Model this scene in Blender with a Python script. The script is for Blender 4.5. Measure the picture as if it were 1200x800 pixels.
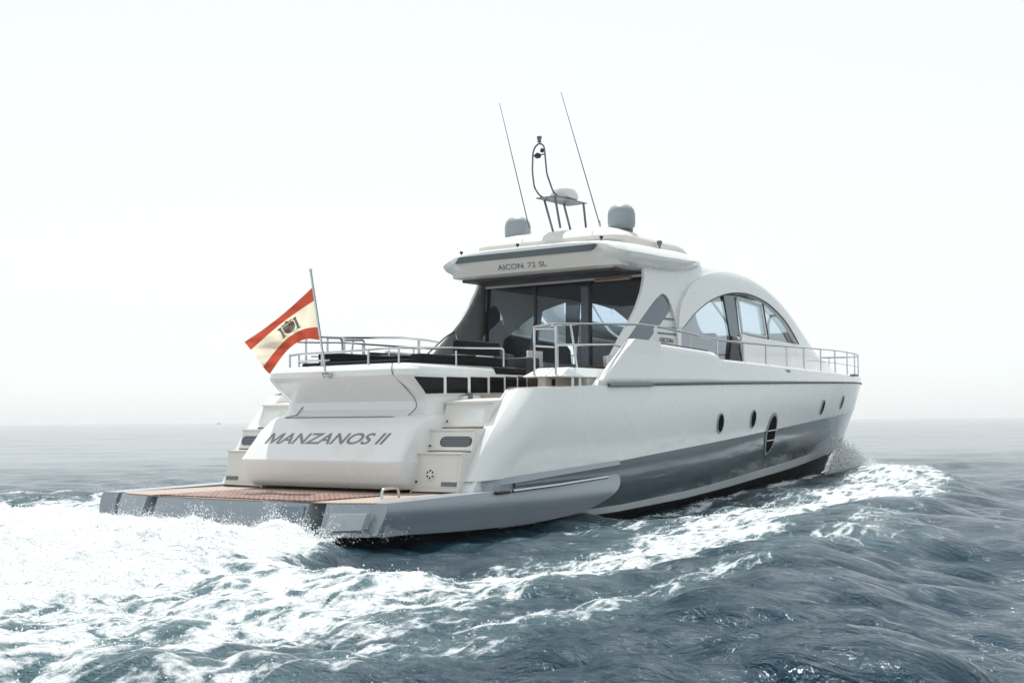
import bpy, bmesh, math, random
import numpy as np
from mathutils import Vector, Matrix, geometry
R = math.radians
random.seed(7); rng = np.random.default_rng(7)
for o in list(bpy.data.objects): bpy.data.objects.remove(o)
S = bpy.context.scene; COL = S.collection

# ------------------------------------------------------------ camera
CAM = np.array([-11.738, -12.952, 1.424]); YAW, PITCH, ROLL = .626, .062, -.007
fw = np.array([math.cos(YAW)*math.cos(PITCH), math.sin(YAW)*math.cos(PITCH), math.sin(PITCH)])
rt = np.array([math.sin(YAW), -math.cos(YAW), 0.]); up = np.cross(rt, fw)
rt, up = math.cos(ROLL)*rt + math.sin(ROLL)*up, -math.sin(ROLL)*rt + math.cos(ROLL)*up
cd = bpy.data.cameras.new('camera'); cam = bpy.data.objects.new('camera', cd); COL.objects.link(cam)
cd.sensor_width = 36; cd.lens = 45; cd.clip_end = 20000; cd.clip_start = .1
m = Matrix.Identity(4)
for i in range(3):
    m[i][0] = rt[i]; m[i][1] = up[i]; m[i][2] = -fw[i]; m[i][3] = CAM[i]
cam.matrix_world = m; S.camera = cam

# ------------------------------------------------------------ world and sun
SUN_AZ, SUN_EL = R(42), R(65)          # azimuth measured from +X towards +Y
W = bpy.data.worlds.new('World'); S.world = W; W.use_nodes = True
nt = W.node_tree; nt.nodes.clear()
sky = nt.nodes.new('ShaderNodeTexSky'); sky.sky_type = 'NISHITA'; sky.sun_disc = False
sky.sun_elevation = SUN_EL; sky.sun_rotation = R(90) - SUN_AZ
sky.air_density = 1.0; sky.dust_density = 1.2; sky.ozone_density = 1.0
hs = nt.nodes.new('ShaderNodeHueSaturation'); hs.inputs['Saturation'].default_value = .32
bg = nt.nodes.new('ShaderNodeBackground'); bg.inputs[1].default_value = .15
wo = nt.nodes.new('ShaderNodeOutputWorld')
nt.links.new(sky.outputs[0], hs.inputs['Color']); hz = nt.nodes.new('ShaderNodeMix'); hz.data_type = 'RGBA'; hz.inputs[0].default_value = .62; hz.inputs[7].default_value = (6.5, 7.0, 7.15, 1)   # pale marine haze
nt.links.new(hs.outputs[0], hz.inputs[6]); nt.links.new(hz.outputs[2], bg.inputs[0]); nt.links.new(bg.outputs[0], wo.inputs[0])
sd = bpy.data.lights.new('sun', 'SUN'); sd.energy = 4.5; sd.angle = R(.6); sd.color = (1, .975, .94)
so = bpy.data.objects.new('sun', sd); COL.objects.link(so)
sv = Vector((math.cos(SUN_EL)*math.cos(SUN_AZ), math.cos(SUN_EL)*math.sin(SUN_AZ), math.sin(SUN_EL)))
so.rotation_euler = sv.to_track_quat('Z', 'Y').to_euler()
S.view_settings.view_transform = 'Standard'; S.view_settings.look = 'None'
S.view_settings.gamma = 1; S.view_settings.exposure = .05
S.render.engine = 'CYCLES'

# ------------------------------------------------------------ materials
def mat(name, col, rough=.4, metal=0, coat=0, noise=.0, nscale=3., bump=0., bscale=40., ior=1.45, spec=.5):
    M = bpy.data.materials.new(name); M.use_nodes = True; t = M.node_tree
    b = t.nodes['Principled BSDF']
    b.inputs['Base Color'].default_value = (*col, 1); b.inputs['Roughness'].default_value = rough
    b.inputs['Metallic'].default_value = metal; b.inputs['Coat Weight'].default_value = coat
    b.inputs['Coat Roughness'].default_value = .06; b.inputs['IOR'].default_value = ior
    b.inputs['Specular IOR Level'].default_value = spec
    tc = t.nodes.new('ShaderNodeTexCoord')
    if noise:
        n = t.nodes.new('ShaderNodeTexNoise'); n.inputs['Scale'].default_value = nscale; n.inputs['Detail'].default_value = 6
        t.links.new(tc.outputs['Object'], n.inputs['Vector'])
        mx = t.nodes.new('ShaderNodeMix'); mx.data_type = 'RGBA'
        mx.inputs[6].default_value = (*[c*(1-noise) for c in col], 1); mx.inputs[7].default_value = (*[min(1, c*(1+noise)) for c in col], 1)
        t.links.new(n.outputs[0], mx.inputs[0]); t.links.new(mx.outputs[2], b.inputs['Base Color'])
        mr = t.nodes.new('ShaderNodeMapRange'); mr.inputs[3].default_value = rough*.8; mr.inputs[4].default_value = min(1, rough*1.25)
        t.links.new(n.outputs[0], mr.inputs[0]); t.links.new(mr.outputs[0], b.inputs['Roughness'])
    if bump:
        n2 = t.nodes.new('ShaderNodeTexNoise'); n2.inputs['Scale'].default_value = bscale; n2.inputs['Detail'].default_value = 4
        bp = t.nodes.new('ShaderNodeBump'); bp.inputs['Strength'].default_value = bump; bp.inputs['Distance'].default_value = .02
        t.links.new(tc.outputs['Object'], n2.inputs['Vector']); t.links.new(n2.outputs[0], bp.inputs['Height']); t.links.new(bp.outputs[0], b.inputs['Normal'])
    return M
GEL = mat('white_gelcoat', (.76, .77, .755), .26, coat=.7, noise=.03, nscale=1.1, bump=.12, bscale=1.2)
GEL2 = mat('cream_gelcoat', (.72, .70, .655), .4, noise=.03, nscale=2)
BLUE = mat('blue_grey_hull_paint', (.10, .122, .144), .18, metal=.25, coat=.6, noise=.06, nscale=.9, bump=.2, bscale=1.1)
SILV = mat('silver_grey_lit_paint', (.29, .325, .355), .34, metal=.35, coat=.3, noise=.06, nscale=1.6)  # silver grey; on the sponson its paler tone has the light put into colour
BOOT = mat('boot_stripe_white', (.55, .58, .58), .5, noise=.18, nscale=4)
ANTI = mat('black_antifouling', (.012, .015, .02), .6, noise=.3)
STEEL = mat('polished_steel', (.56, .57, .58), .2, metal=1)
BLACK = mat('black_trim', (.012, .013, .015), .4)
RUBB = mat('dark_grey_line', (.06, .07, .075), .5)
GLASS = mat('tinted_glass', (.15, .2, .26), .04, metal=.62, coat=.5)
LGLASS = mat('side_glass', (.3, .36, .4), .06, metal=.62, coat=.5)
FIN = mat('blue_glass_fin', (.09, .115, .145), .14, metal=.4, coat=.5)
def glass(name, tint, refl):
    M = bpy.data.materials.new(name); M.use_nodes = True; t = M.node_tree; N = t.nodes; L = t.links
    N.remove(N['Principled BSDF']); out_ = N['Material Output']
    tr = N.new('ShaderNodeBsdfTransparent'); tr.inputs[0].default_value = (*tint, 1)
    gl = N.new('ShaderNodeBsdfGlossy'); gl.inputs['Roughness'].default_value = .02; gl.inputs[0].default_value = (.9, .95, 1, 1)
    fr = N.new('ShaderNodeFresnel'); fr.inputs[0].default_value = refl; mx = N.new('ShaderNodeMixShader')
    L.new(fr.outputs[0], mx.inputs[0]); L.new(tr.outputs[0], mx.inputs[1]); L.new(gl.outputs[0], mx.inputs[2]); L.new(mx.outputs[0], out_.inputs[0]); return M
GLASS = glass('tinted_door_glass', (.93, .96, 1), 1.17)
LGLASS = glass('tinted_side_glass', (.62, .69, .73), 3.4)
SCREEN = glass('windscreen_glass', (.66, .76, .82), 1.5)
HATCH2 = mat('fascia_blue_grey', (.19, .23, .27), .3, metal=.2)
PORT = mat('porthole_dark', (.004, .005, .006), .75, spec=.03)
DSTEEL = mat('dark_steel', (.17, .18, .19), .3, metal=.9)
HATCH = mat('hatch_grey', (.42, .46, .47), .4, noise=.12, nscale=9)
PANE = mat('dark_pane', (.005, .006, .007), .15, spec=.14)
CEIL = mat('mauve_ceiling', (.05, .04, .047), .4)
CUSH = mat('charcoal_vinyl', (.009, .010, .013), .8, spec=.2, bump=.15, bscale=9)
DOME = mat('grey_dome_plastic', (.31, .355, .38), .4, noise=.04)
WPL = mat('white_plastic', (.75, .76, .76), .35)
COPPER = mat('copper_letters', (.42, .27, .19), .35, metal=.5)
GREYL = mat('grey_letters', (.22, .225, .23), .35, metal=.3)
DGREY = mat('dark_grey_panel', (.14, .165, .175), .3, metal=.2)
LINER = mat('dark_headlining', (.008, .007, .009), .7)
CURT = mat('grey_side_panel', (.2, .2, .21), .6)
WOODD = mat('dark_varnished_wood', (.07, .035, .022), .25, coat=.4)

def teak(name, c1, c2, w=.055, axis='y'):
    M = bpy.data.materials.new(name); M.use_nodes = True; t = M.node_tree; b = t.nodes['Principled BSDF']
    tc = t.nodes.new('ShaderNodeTexCoord'); sx = t.nodes.new('ShaderNodeSeparateXYZ'); t.links.new(tc.outputs['Object'], sx.inputs[0])
    d = t.nodes.new('ShaderNodeMath'); d.operation = 'DIVIDE'; d.inputs[1].default_value = w; t.links.new(sx.outputs[1 if axis == 'y' else 0], d.inputs[0])
    f = t.nodes.new('ShaderNodeMath'); f.operation = 'FRACT'; t.links.new(d.outputs[0], f.inputs[0])
    g = t.nodes.new('ShaderNodeMath'); g.operation = 'LESS_THAN'; g.inputs[1].default_value = .1; t.links.new(f.outputs[0], g.inputs[0])
    mp = t.nodes.new('ShaderNodeMapping'); mp.inputs['Scale'].default_value = (2, 25, 1) if axis == 'y' else (25, 2, 1)
    n = t.nodes.new('ShaderNodeTexNoise'); n.inputs['Scale'].default_value = 2; n.inputs['Detail'].default_value = 5
    t.links.new(tc.outputs['Object'], mp.inputs[0]); t.links.new(mp.outputs[0], n.inputs['Vector'])
    m1 = t.nodes.new('ShaderNodeMix'); m1.data_type = 'RGBA'; m1.inputs[6].default_value = (*c1, 1); m1.inputs[7].default_value = (*c2, 1)
    t.links.new(n.outputs[0], m1.inputs[0])
    m2 = t.nodes.new('ShaderNodeMix'); m2.data_type = 'RGBA'; m2.inputs[7].default_value = (.05, .04, .035, 1)
    t.links.new(g.outputs[0], m2.inputs[0]); t.links.new(m1.outputs[2], m2.inputs[6]); t.links.new(m2.outputs[2], b.inputs['Base Color'])
    b.inputs['Roughness'].default_value = .6
    return M
TEAK = teak('teak_planks', (.31, .24, .19), (.43, .345, .275))
def grating():
    M = bpy.data.materials.new('red_brown_grating'); M.use_nodes = True; t = M.node_tree; b = t.nodes['Principled BSDF']
    tc = t.nodes.new('ShaderNodeTexCoord'); c = t.nodes.new('ShaderNodeTexChecker'); c.inputs['Scale'].default_value = 22
    mp = t.nodes.new('ShaderNodeMapping'); mp.inputs['Location'].default_value = (.01, .01, .013)
    n = t.nodes.new('ShaderNodeTexNoise'); n.inputs['Scale'].default_value = 5
    t.links.new(tc.outputs['Object'], mp.inputs[0]); t.links.new(mp.outputs[0], c.inputs[0]); t.links.new(tc.outputs['Object'], n.inputs[0])
    c.inputs[1].default_value = (.24, .10, .07, 1); c.inputs[2].default_value = (.035, .012, .01, 1)
    m1 = t.nodes.new('ShaderNodeMix'); m1.data_type = 'RGBA'; m1.inputs[7].default_value = (.34, .21, .16, 1)
    mr = t.nodes.new('ShaderNodeMapRange'); mr.inputs[1].default_value = .45; mr.inputs[2].default_value = .75; mr.inputs[4].default_value = .7
    t.links.new(n.outputs[0], mr.inputs[0]); t.links.new(mr.outputs[0], m1.inputs[0]); t.links.new(c.outputs[0], m1.inputs[6])
    t.links.new(m1.outputs[2], b.inputs['Base Color']); b.inputs['Roughness'].default_value = .5
    return M
GRAT = grating()

# ------------------------------------------------------------ helpers
def tag(o, label=None, cat=None, group=None, kind=None):
    if label: o['label'] = label
    if cat: o['category'] = cat
    if group: o['group'] = group
    if kind: o['kind'] = kind
    return o
def root_of(parent):
    while parent and parent.parent: parent = parent.parent
    return parent
def mk(name, verts, faces, mt, parent=None, smooth=True, ang=35, origin=None, solid=0, off=-1):
    me = bpy.data.meshes.new(name)
    r = root_of(parent)
    O = Vector(r['base'] if r is not None and 'base' in r else (0, 0, 0)) if origin is None else Vector(origin)
    me.from_pydata([tuple(Vector(v)-O) for v in verts], [], faces)
    bm = bmesh.new(); bm.from_mesh(me); bmesh.ops.remove_doubles(bm, verts=bm.verts, dist=1e-5)
    bmesh.ops.recalc_face_normals(bm, faces=bm.faces); bm.to_mesh(me); bm.free()
    if mt: me.materials.append(mt)
    if smooth:
        me.shade_smooth(); me.set_sharp_from_angle(angle=R(ang))
    o = bpy.data.objects.new(name, me); COL.objects.link(o)
    if parent is not None: o.parent = parent
    elif origin is not None: o.location = O
    if solid:
        s = o.modifiers.new('solid', 'SOLIDIFY'); s.thickness = solid; s.offset = off
    return o
def empty(name, loc=(0, 0, 0)):
    o = bpy.data.objects.new(name, None); COL.objects.link(o); o.location = loc; o['base'] = list(loc); o.empty_display_size = .2
    return o
def thick(v, f, d):
    n = len(v); cnt = {}
    for q in f:
        for a, b_ in zip(q, q[1:]+q[:1]): cnt[(a, b_)] = 1
    side = [(a, b_, b_+n, a+n) for (a, b_) in cnt if (b_, a) not in cnt]
    return list(v)+[(p[0]+d[0], p[1]+d[1], p[2]+d[2]) for p in v], list(f)+[tuple(i+n for i in q[::-1]) for q in f]+side
class G:
    """collects geometry"""
    def __init__(s): s.v = []; s.f = []
    def add(s, v, f):
        n = len(s.v); s.v += [tuple(map(float, p)) for p in v]; s.f += [tuple(i+n for i in q) for q in f]; return s
    def box(s, x0, x1, y0, y1, z0, z1, bv=0.):
        bm = bmesh.new(); bmesh.ops.create_cube(bm, size=1)
        for v in bm.verts: v.co = Vector(((x0+x1)/2+v.co.x*(x1-x0), (y0+y1)/2+v.co.y*(y1-y0), (z0+z1)/2+v.co.z*(z1-z0)))
        if bv: bmesh.ops.bevel(bm, geom=bm.edges[:], offset=bv, segments=3, affect='EDGES', profile=.5)
        bm.verts.index_update(); s.add([v.co for v in bm.verts], [[v.index for v in f.verts] for f in bm.faces]); bm.free(); return s
    def tube(s, pts, r, n=8, cap=True, rad=None, rnd=0.):
        P = [Vector(p) for p in pts]
        if rnd:
            Q = [P[0]]
            for i in range(1, len(P)-1):
                a, b_, c = P[i-1], P[i], P[i+1]
                d1 = min(rnd, (a-b_).length*.45); d2 = min(rnd, (c-b_).length*.45)
                p1 = b_+(a-b_).normalized()*d1; p2 = b_+(c-b_).normalized()*d2
                for k in range(5):
                    t = k/4; Q.append((1-t)**2*p1+2*t*(1-t)*b_+t*t*p2)
            Q.append(P[-1]); P = Q
        nrm = None; rings = []
        for i, p in enumerate(P):
            d = ((P[min(i+1, len(P)-1)]-p).normalized() + (p-P[max(i-1, 0)]).normalized()).normalized()
            if nrm is None:
                a = Vector((0, 0, 1)) if abs(d.z) < .9 else Vector((1, 0, 0)); nrm = d.cross(a).normalized()
            nrm = (nrm-d*nrm.dot(d)).normalized(); b_ = d.cross(nrm)
            rr = rad[i] if rad else r
            rings.append([p+nrm*math.cos(2*math.pi*k/n)*rr+b_*math.sin(2*math.pi*k/n)*rr for k in range(n)])
        v = [q for rg in rings for q in rg]; f = []
        for i in range(len(rings)-1):
            for k in range(n): f.append((i*n+k, i*n+(k+1) % n, (i+1)*n+(k+1) % n, (i+1)*n+k))
        if cap: f += [tuple(range(n))[::-1], tuple(range((len(rings)-1)*n, len(rings)*n))]
        return s.add(v, f)
    def lathe(s, prof, c, n=28, sx=1, sy=1):
        v = []; f = []
        for r_, z in prof:
            for k in range(n):
                a = 2*math.pi*k/n; v.append((c[0]+r_*math.cos(a)*sx, c[1]+r_*math.sin(a)*sy, c[2]+z))
        for i in range(len(prof)-1):
            for k in range(n): f.append((i*n+k, i*n+(k+1) % n, (i+1)*n+(k+1) % n, (i+1)*n+k))
        f += [tuple(range(n))[::-1], tuple(range((len(prof)-1)*n, len(prof)*n))]
        return s.add(v, f)
    def loft(s, rings, cap0=True, cap1=True, closed=True):
        n = len(rings[0]); v = [p for r_ in rings for p in r_]; f = []
        for i in range(len(rings)-1):
            for k in range(n if closed else n-1): f.append((i*n+k, i*n+(k+1) % n, (i+1)*n+(k+1) % n, (i+1)*n+k))
        if cap0: f.append(tuple(range(n))[::-1])
        if cap1: f.append(tuple(range((len(rings)-1)*n, len(rings)*n)))
        return s.add(v, f)
    def prism(s, poly, fa, fb):
        """poly 2D outline; fa / fb map a 2D point to the 3D points of the two faces"""
        return s.loft([[fa(*p) for p in poly], [fb(*p) for p in poly]])
    def join(s):
        return s.add([(x, -y, z) for x, y, z in s.v], [f[::-1] for f in s.f])
    def mirror(s): s.pair = True; return s
    def go(s, name, mt, parent=None, **k):
        o = mk(name, s.v, s.f, mt, parent, **k)
        if getattr(s, 'pair', False):       # the same part again on the port side
            q = mk(name, [(x, -y, z) for x, y, z in s.v], [f[::-1] for f in s.f], mt, TWIN.get(parent.name, parent), **k); TWIN[o.name] = q
        return o
TWIN = {}
def inpoly(p, poly):
    c = False; j = len(poly)-1
    for i in range(len(poly)):
        a, b_ = poly[i], poly[j]
        if (a[1] > p[1]) != (b_[1] > p[1]) and p[0] < (b_[0]-a[0])*(p[1]-a[1])/(b_[1]-a[1])+a[0]: c = not c
        j = i
    return c
def smoothpoly(poly, n=4, sharp=()):
    """Catmull-Rom through the outline, straight at the sharp corners"""
    out = []; N = len(poly)
    for i in range(N):
        p0, p1, p2, p3 = [np.array(poly[(i+k) % N], float) for k in (-1, 0, 1, 2)]
        if i in sharp: p0 = 2*p1-p2
        if (i+1) % N in sharp: p3 = 2*p2-p1
        for k in range(n):
            t = k/n
            out.append(tuple(.5*((2*p1)+(-p0+p2)*t+(2*p0-5*p1+4*p2-p3)*t*t+(-p0+3*p1-3*p2+p3)*t**3)))
    return out
def sheet(outline, holes, fn, step=.12, interior=None):
    """triangulated sheet in a 2D parameter plane, mapped to 3D by fn"""
    def dens(pl):
        o = []
        for i in range(len(pl)):
            a = np.array(pl[i]); b_ = np.array(pl[(i+1) % len(pl)]); k = max(1, int(np.hypot(*(b_-a))/step))
            o += [tuple(a+(b_-a)*j/k) for j in range(k)]
        return o
    loops = [dens(outline)]+[dens(h) for h in holes]
    v = []; e = []
    for l in loops:
        n = len(v); v += l; e += [(n+i, n+(i+1) % len(l)) for i in range(len(l))]
    bp = np.array(v); lo = bp.min(0); hi = bp.max(0)
    if interior is None:
        interior = [(x, z) for x in np.arange(lo[0], hi[0], step) for z in np.arange(lo[1], hi[1], step)]
    for p in interior:
        if inpoly(p, outline) and not any(inpoly(p, h) for h in holes) and np.min(np.hypot(*(bp-np.array(p)).T)) > step*.35: v.append(tuple(p))
    r = geometry.delaunay_2d_cdt([Vector(p) for p in v], e, [], 0, 1e-6)
    V = [tuple(p) for p in r[0]]; F = []
    for f in r[2]:
        c = (sum(V[i][0] for i in f)/len(f), sum(V[i][1] for i in f)/len(f))
        if inpoly(c, outline) and not any(inpoly(c, h) for h in holes): F.append(tuple(f))
    return [fn(*p) for p in V], F
def ip(x, X, Y): return float(np.interp(x, X, Y))
def text(name, s, size, loc, xd, yd, mt, parent, ext=.006, sx=1., shear=0., bold=0.):
    cu = bpy.data.curves.new(name, 'FONT'); cu.body = s; cu.size = size; cu.extrude = ext; cu.shear = shear; cu.offset = bold
    tmp = bpy.data.objects.new(name, cu); COL.objects.link(tmp)
    dg = bpy.context.evaluated_depsgraph_get(); me = bpy.data.meshes.new_from_object(tmp.evaluated_get(dg))
    bpy.data.objects.remove(tmp)
    xd = Vector(xd).normalized(); yd = Vector(yd).normalized(); zd = xd.cross(yd)
    for v in me.vertices: v.co = Vector(loc)+xd*v.co.x*sx+yd*v.co.y+zd*v.co.z
    me.materials.clear(); me.materials.append(mt)
    o = bpy.data.objects.new(name, me); COL.objects.link(o); o.parent = parent
    return o

# ------------------------------------------------------------ hull shape
def half(x, B, x0, L, n):
    if x < x0: return B-.06*max(0, (x0-2-x)/8)
    t = min(1, (x-x0)/(L-x0)); return B*(1-t**n)
LV = {'top': (2.68, 9, 22.5, 2.3), 'rub': (2.73, 9, 22.45, 2.25), 'knu': (2.66, 8.5, 22.15, 2.05), 'boot': (2.50, 7.5, 21.3, 1.8), 'bot': (2.45, 7.3, 21.1, 1.75)}
def hb(k, x): return half(x, *LV[k])
ZK = lambda x: ip(x, [1.5, 5.2, 7.4, 10.8, 13.7, 16.3, 19.5, 22.2], [.6, .79, .95, 1.2, 1.38, 1.50, 1.64, 1.78])
ZR = lambda x: ip(x, [2.65, 4.7, 8.8, 13, 18, 22.5], [1.87, 1.95, 2.06, 2.16, 2.28, 2.36])
ZT = lambda x: ip(x, [5.74, 8.5, 8.75, 13, 17, 22.5], [2.69, 2.60, 2.49, 2.43, 2.43, 2.50])
ZB = lambda x: ip(x, [0, 2.8, 5.6, 7.8, 11.3, 14.5, 18, 21.2], [-.1, -.04, 0, .09, .29, .43, .58, .78])
ZS = lambda x: ZB(x)+ip(x, [0, 6, 11, 15, 18, 21], [.07, .11, .17, .2, .2, .16])
def HB(x, z):
    zk, zr = ZK(x), ZR(x)
    if z >= zr: return hb('rub', x)+(hb('top', x)-hb('rub', x))*min(1, (z-zr)/max(.1, ZT(x)-zr))
    if z >= zk:
        t = (z-zk)/(zr-zk); return hb('knu', x)*(1-t)+hb('rub', x)*t+.035*math.sin(math.pi*t)*ip(x, [14, 22], [1, 0])
    zs = ZS(x); t = (z-zs)/(zk-zs)
    return hb('boot', x)*(1-t)+hb('knu', x)*t+.05*math.sin(math.pi*t)*ip(x, [13, 22], [1, 0])
def band(z0f, z1f, k0, k1, xs0, xs1, nrow, bul, N=130, quarter=False, st=None):
    """both sides of a hull band between two level curves"""
    g = G(); rows = []
    for r_ in range(nrow+1):
        t = r_/nrow; row = []
        xa = xs0+(xs1-xs0)*t if st is None else st(t)
        L = LV[k0][2]*(1-t)+LV[k1][2]*t
        for i in range(N+1):
            s = i/N; s = s*s*.35+s*.65 if quarter else s
            x = xa+(L-xa)*s
            x0_ = min(x+0*(1-t), LV[k0][2]); x1_ = min(x, LV[k1][2])
            za, zb = z0f(x), z1f(x); z = za+(zb-za)*t
            # breadth: blend the two level curves, each measured from its own stem
            fa = half(xa+(LV[k0][2]-xa)*s, *LV[k0]); fb = half(xa+(LV[k1][2]-xa)*s, *LV[k1])
            y = fa*(1-t)+fb*t+bul*math.sin(math.pi*t)*ip(x, [13, 22], [1, 0])
            if quarter:
                d = x-xa
                if d < .75: y -= .25*(1-math.sqrt(max(0, 1-((.75-d)/.75)**2.4)))
                # lower edge of the quarter sweeps out
            row.append((x, -y, z))
        rows.append(row)
    g.loft(rows, False, False, closed=False)
    g.join(); return g

yacht = tag(empty('motor_yacht', (0, 0, 0)), 'large white motor yacht with blue grey lower hull and hardtop, running away across the sea', 'yacht')

# quarter edge: aft start of the topsides as a function of t (0 = knuckle, 1 = rub)
def qst(t): return 1.86+1.05*t-.09*math.sin(math.pi*t)
hull = band(ZK, ZR, 'knu', 'rub', 1.86, 2.91, 22, .035, quarter=True, st=qst).go('hull', GEL, yacht, ang=50)
g = G()   # upper topsides above the rub rail
def topst(t): return 4.7+1.04*t
gg = band(ZR, ZT, 'rub', 'top', 4.7, 5.74, 6, .0, st=topst); g.add(gg.v, gg.f)
bul = g.go('bulwark', GEL, yacht, ang=50, solid=.1, off=-1)
bul.modifiers['solid'].offset = -1
# bulwark cap line
g = G()
g.tube([(x, -(hb('top', x)-.05), ZT(x)+.012) for x in np.arange(5.85, 8.6, .25)], .022, 6); g.mirror()
g.go('cap_strip', RUBB, bul)
g = G()
g.tube([(x, -(hb('rub', x)+.012), ZR(x)) for x in list(np.arange(4.9, 22, .3))+[22.3, 22.43]], .02, 6); g.mirror()
g.go('rub_rail', RUBB, hull)
g = G()
g.tube([(4.9, -(hb('rub', 5)+.03), 1.955), (6.2, -(hb('rub', 6)+.03), 1.985)], .03, 6); g.mirror()
g.go('rail_end', DGREY, hull)
# bright crest of the bulwark end
# blue lower hull
lower = band(ZS, ZK, 'boot', 'knu', 2.55, 2.6, 12, .05).go('lower_hull', BLUE, yacht, ang=50)
bootg = band(ZB, ZS, 'bot', 'boot', 2.45, 2.55, 2, 0).go('boot_stripe', BOOT, yacht, ang=50)
g = G()
rows = []
for t in np.linspace(0, 1, 8):
    row = []
    for i in range(61):
        s = i/60; x = 1.9+(21.1-1.2*t-1.9)*s
        y = half(1.9+(21.1-1.9)*s, *LV['bot'])*(1-t)**.8
        zb = ZB(x); zk = ip(x, [0, 15, 18, 19.9, 21.1], [-.8, -.75, -.45, .1, ZB(21.1)])
        row.append((x, -y, zb*(1-t)+zk*t))
    rows.append(row)
g.loft(rows, False, False, closed=False); g.join()
g.go('hull_bottom', ANTI, yacht)
g = G(); g.box(1.9, 2.1, -2.3, 2.3, -.6, .40).go('transom', ANTI, yacht)
# inner faces of the stern quarters, their tops and the inside of the well
g = G()
INY = 2.28
prof = [(qst(t), ZK(2)+(ZR(3)-ZK(2))*t) for t in np.linspace(0, 1, 12)]
poly = [(x, ip(z, [.6, 1.87], [.56, 1.87])) for x, z in prof]+[(5.0, 1.95), (5.0, .5)]
g.prism(poly, lambda x, z: (x, -INY+.0, z), lambda x, z: (x, -INY+.03, z)); g.mirror()
g.go('well_side', GEL, hull)
g = G()   # rounded aft edge plate closing the quarter thickness
a = []; b_ = []
for t in np.linspace(0, 1, 16):
    x = qst(t); z = ZK(x)+(ZR(x)-ZK(x))*t
    y = hb('knu', x)*(1-t)+hb('rub', x)*t+.035*math.sin(math.pi*t)-.25
    a.append((x, -y, z)); b_.append((x+.02, -INY+.02, z))
g.loft([a, b_], False, False, closed=False); g.mirror()
g.go('quarter_edge', GEL, hull)
g = G(); g.prism([(1.80, .455), (3.2, .455), (3.2, .66), (1.93, .66)], lambda x, z: (x, -2.28, z), lambda x, z: (x+.02, -2.47, z)); g.mirror(); g.go('quarter_foot', GEL, hull, smooth=False)
g = G(); g.prism([(1.98, .44), (3.0, .44), (3.0, .64), (2.02, .60)], lambda x, z: (x, -2.40, z), lambda x, z: (x+.1, -2.60, z)); g.mirror(); g.go('quarter_plinth', SILV, hull, smooth=False)
g = G()   # flat top of the quarter
a = []; b_ = []
for x in np.linspace(2.91, 4.75, 20):
    d = x-2.91; y = hb('rub', x)-(.25*(1-math.sqrt(max(0, 1-((.75-d)/.75)**2.4))) if d < .75 else 0)
    a.append((x, -y, ZR(x))); b_.append((x, -INY+.02, ZR(x)+.015))
g.loft([a, b_], False, False, closed=False); g.mirror()
g.go('quarter_top', GEL, hull)
# bulwark end ramp inside
g = G()
poly = [(4.62, 1.96), (4.72, 1.96), (5.78, 2.71), (6.6, 2.7), (6.6, 1.9), (4.62, 1.9)]
g.prism(poly, lambda x, z: (x, -hb('rub', x)+.035, z), lambda x, z: (x, -hb('rub', x)+.17, z)); g.mirror()
g.go('bulwark_end', GEL, bul, smooth=False)
# decks
g = G(); rows = []
for x in list(np.linspace(6.4, 21.5, 60))+[22.2]:
    w = max(.02, hb('top', x)-.06); z = ip(x, [6.4, 9, 13, 18, 22.3], [2.3, 2.3, 2.28, 2.3, 2.38])
    rows.append([(x, w*k, z+.05*(1-k*k)) for k in np.linspace(-1, 1, 9)])
g.loft(rows, False, False, closed=False); g.go('deck', GEL2, yacht)
G().box(3.3, 7.77, -2.29, 2.29, 1.765, 1.8).go('cockpit_sole', TEAK, yacht)
# thin grey line above the knuckle aft
g = G()
for sgn in (-1,):
    n0 = []; n1 = []
    for x in np.linspace(1.93, 5.3, 24):
        h = ip(x, [1.6, 5.3], [.085, .05])
        n0.append((x, sgn*(HB(x, ZK(x)-.02)+.03-.25*max(0, 1-(x-1.93)/.6)**2), ZK(x)-h)); n1.append((x, sgn*(HB(x, ZK(x))+.014-.25*max(0, 1-(x-1.93)/.6)**2), ZK(x)+.012))
    g.loft([n0, n1], False, False, closed=False)
g.mirror(); g.go('knuckle_strip', SILV, hull)

def hull_patch(cx, cz, rx, rz, off, n=28, inner=0):
    rings = []
    for q in ([1, .66, .33] if not inner else [1, inner]):
        rings.append([(cx+rx*q*math.cos(a), -(HB(cx+rx*q*math.cos(a), cz+rz*q*math.sin(a))+off), cz+rz*q*math.sin(a)) for a in np.linspace(0, 2*math.pi, n, endpoint=False)])
    return rings
for cx, cz, rx, rz in [(8.64, 1.36, .125, .18), (10.02, 1.43, .12, .17), (14.26, 1.67, .12, .16), (16.35, 1.79, .11, .15), (11.05, 1.14, .27, .41)]:
    g = G()
    a, b_ = hull_patch(cx, cz, rx, rz, .022, inner=.86); c = hull_patch(cx, cz, rx, rz, -.01, inner=.86)
    g.loft([c[0], a, b_, c[1]], False, False); g.mirror()
    big = rz > .3
    rim = g.go('porthole', STEEL if not big else SILV, hull)
    rim.data.materials[0] = SILV
    g = G(); rg = hull_patch(cx, cz, rx*.88, rz*.88, .016); g.loft(rg, False, True); g.mirror(); g.go('porthole_glass', PORT, rim)
    if big:
        g = G()
        for z in (cz+.06, cz-.13+.0):
            g.tube([(cx-.25, -(HB(cx-.25, z)+.035), z+.0), (cx+.25, -(HB(cx+.25, z)+.035), z+.02)], .012, 6)
        g.mirror(); g.go('guard_bar', STEEL, rim)

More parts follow.
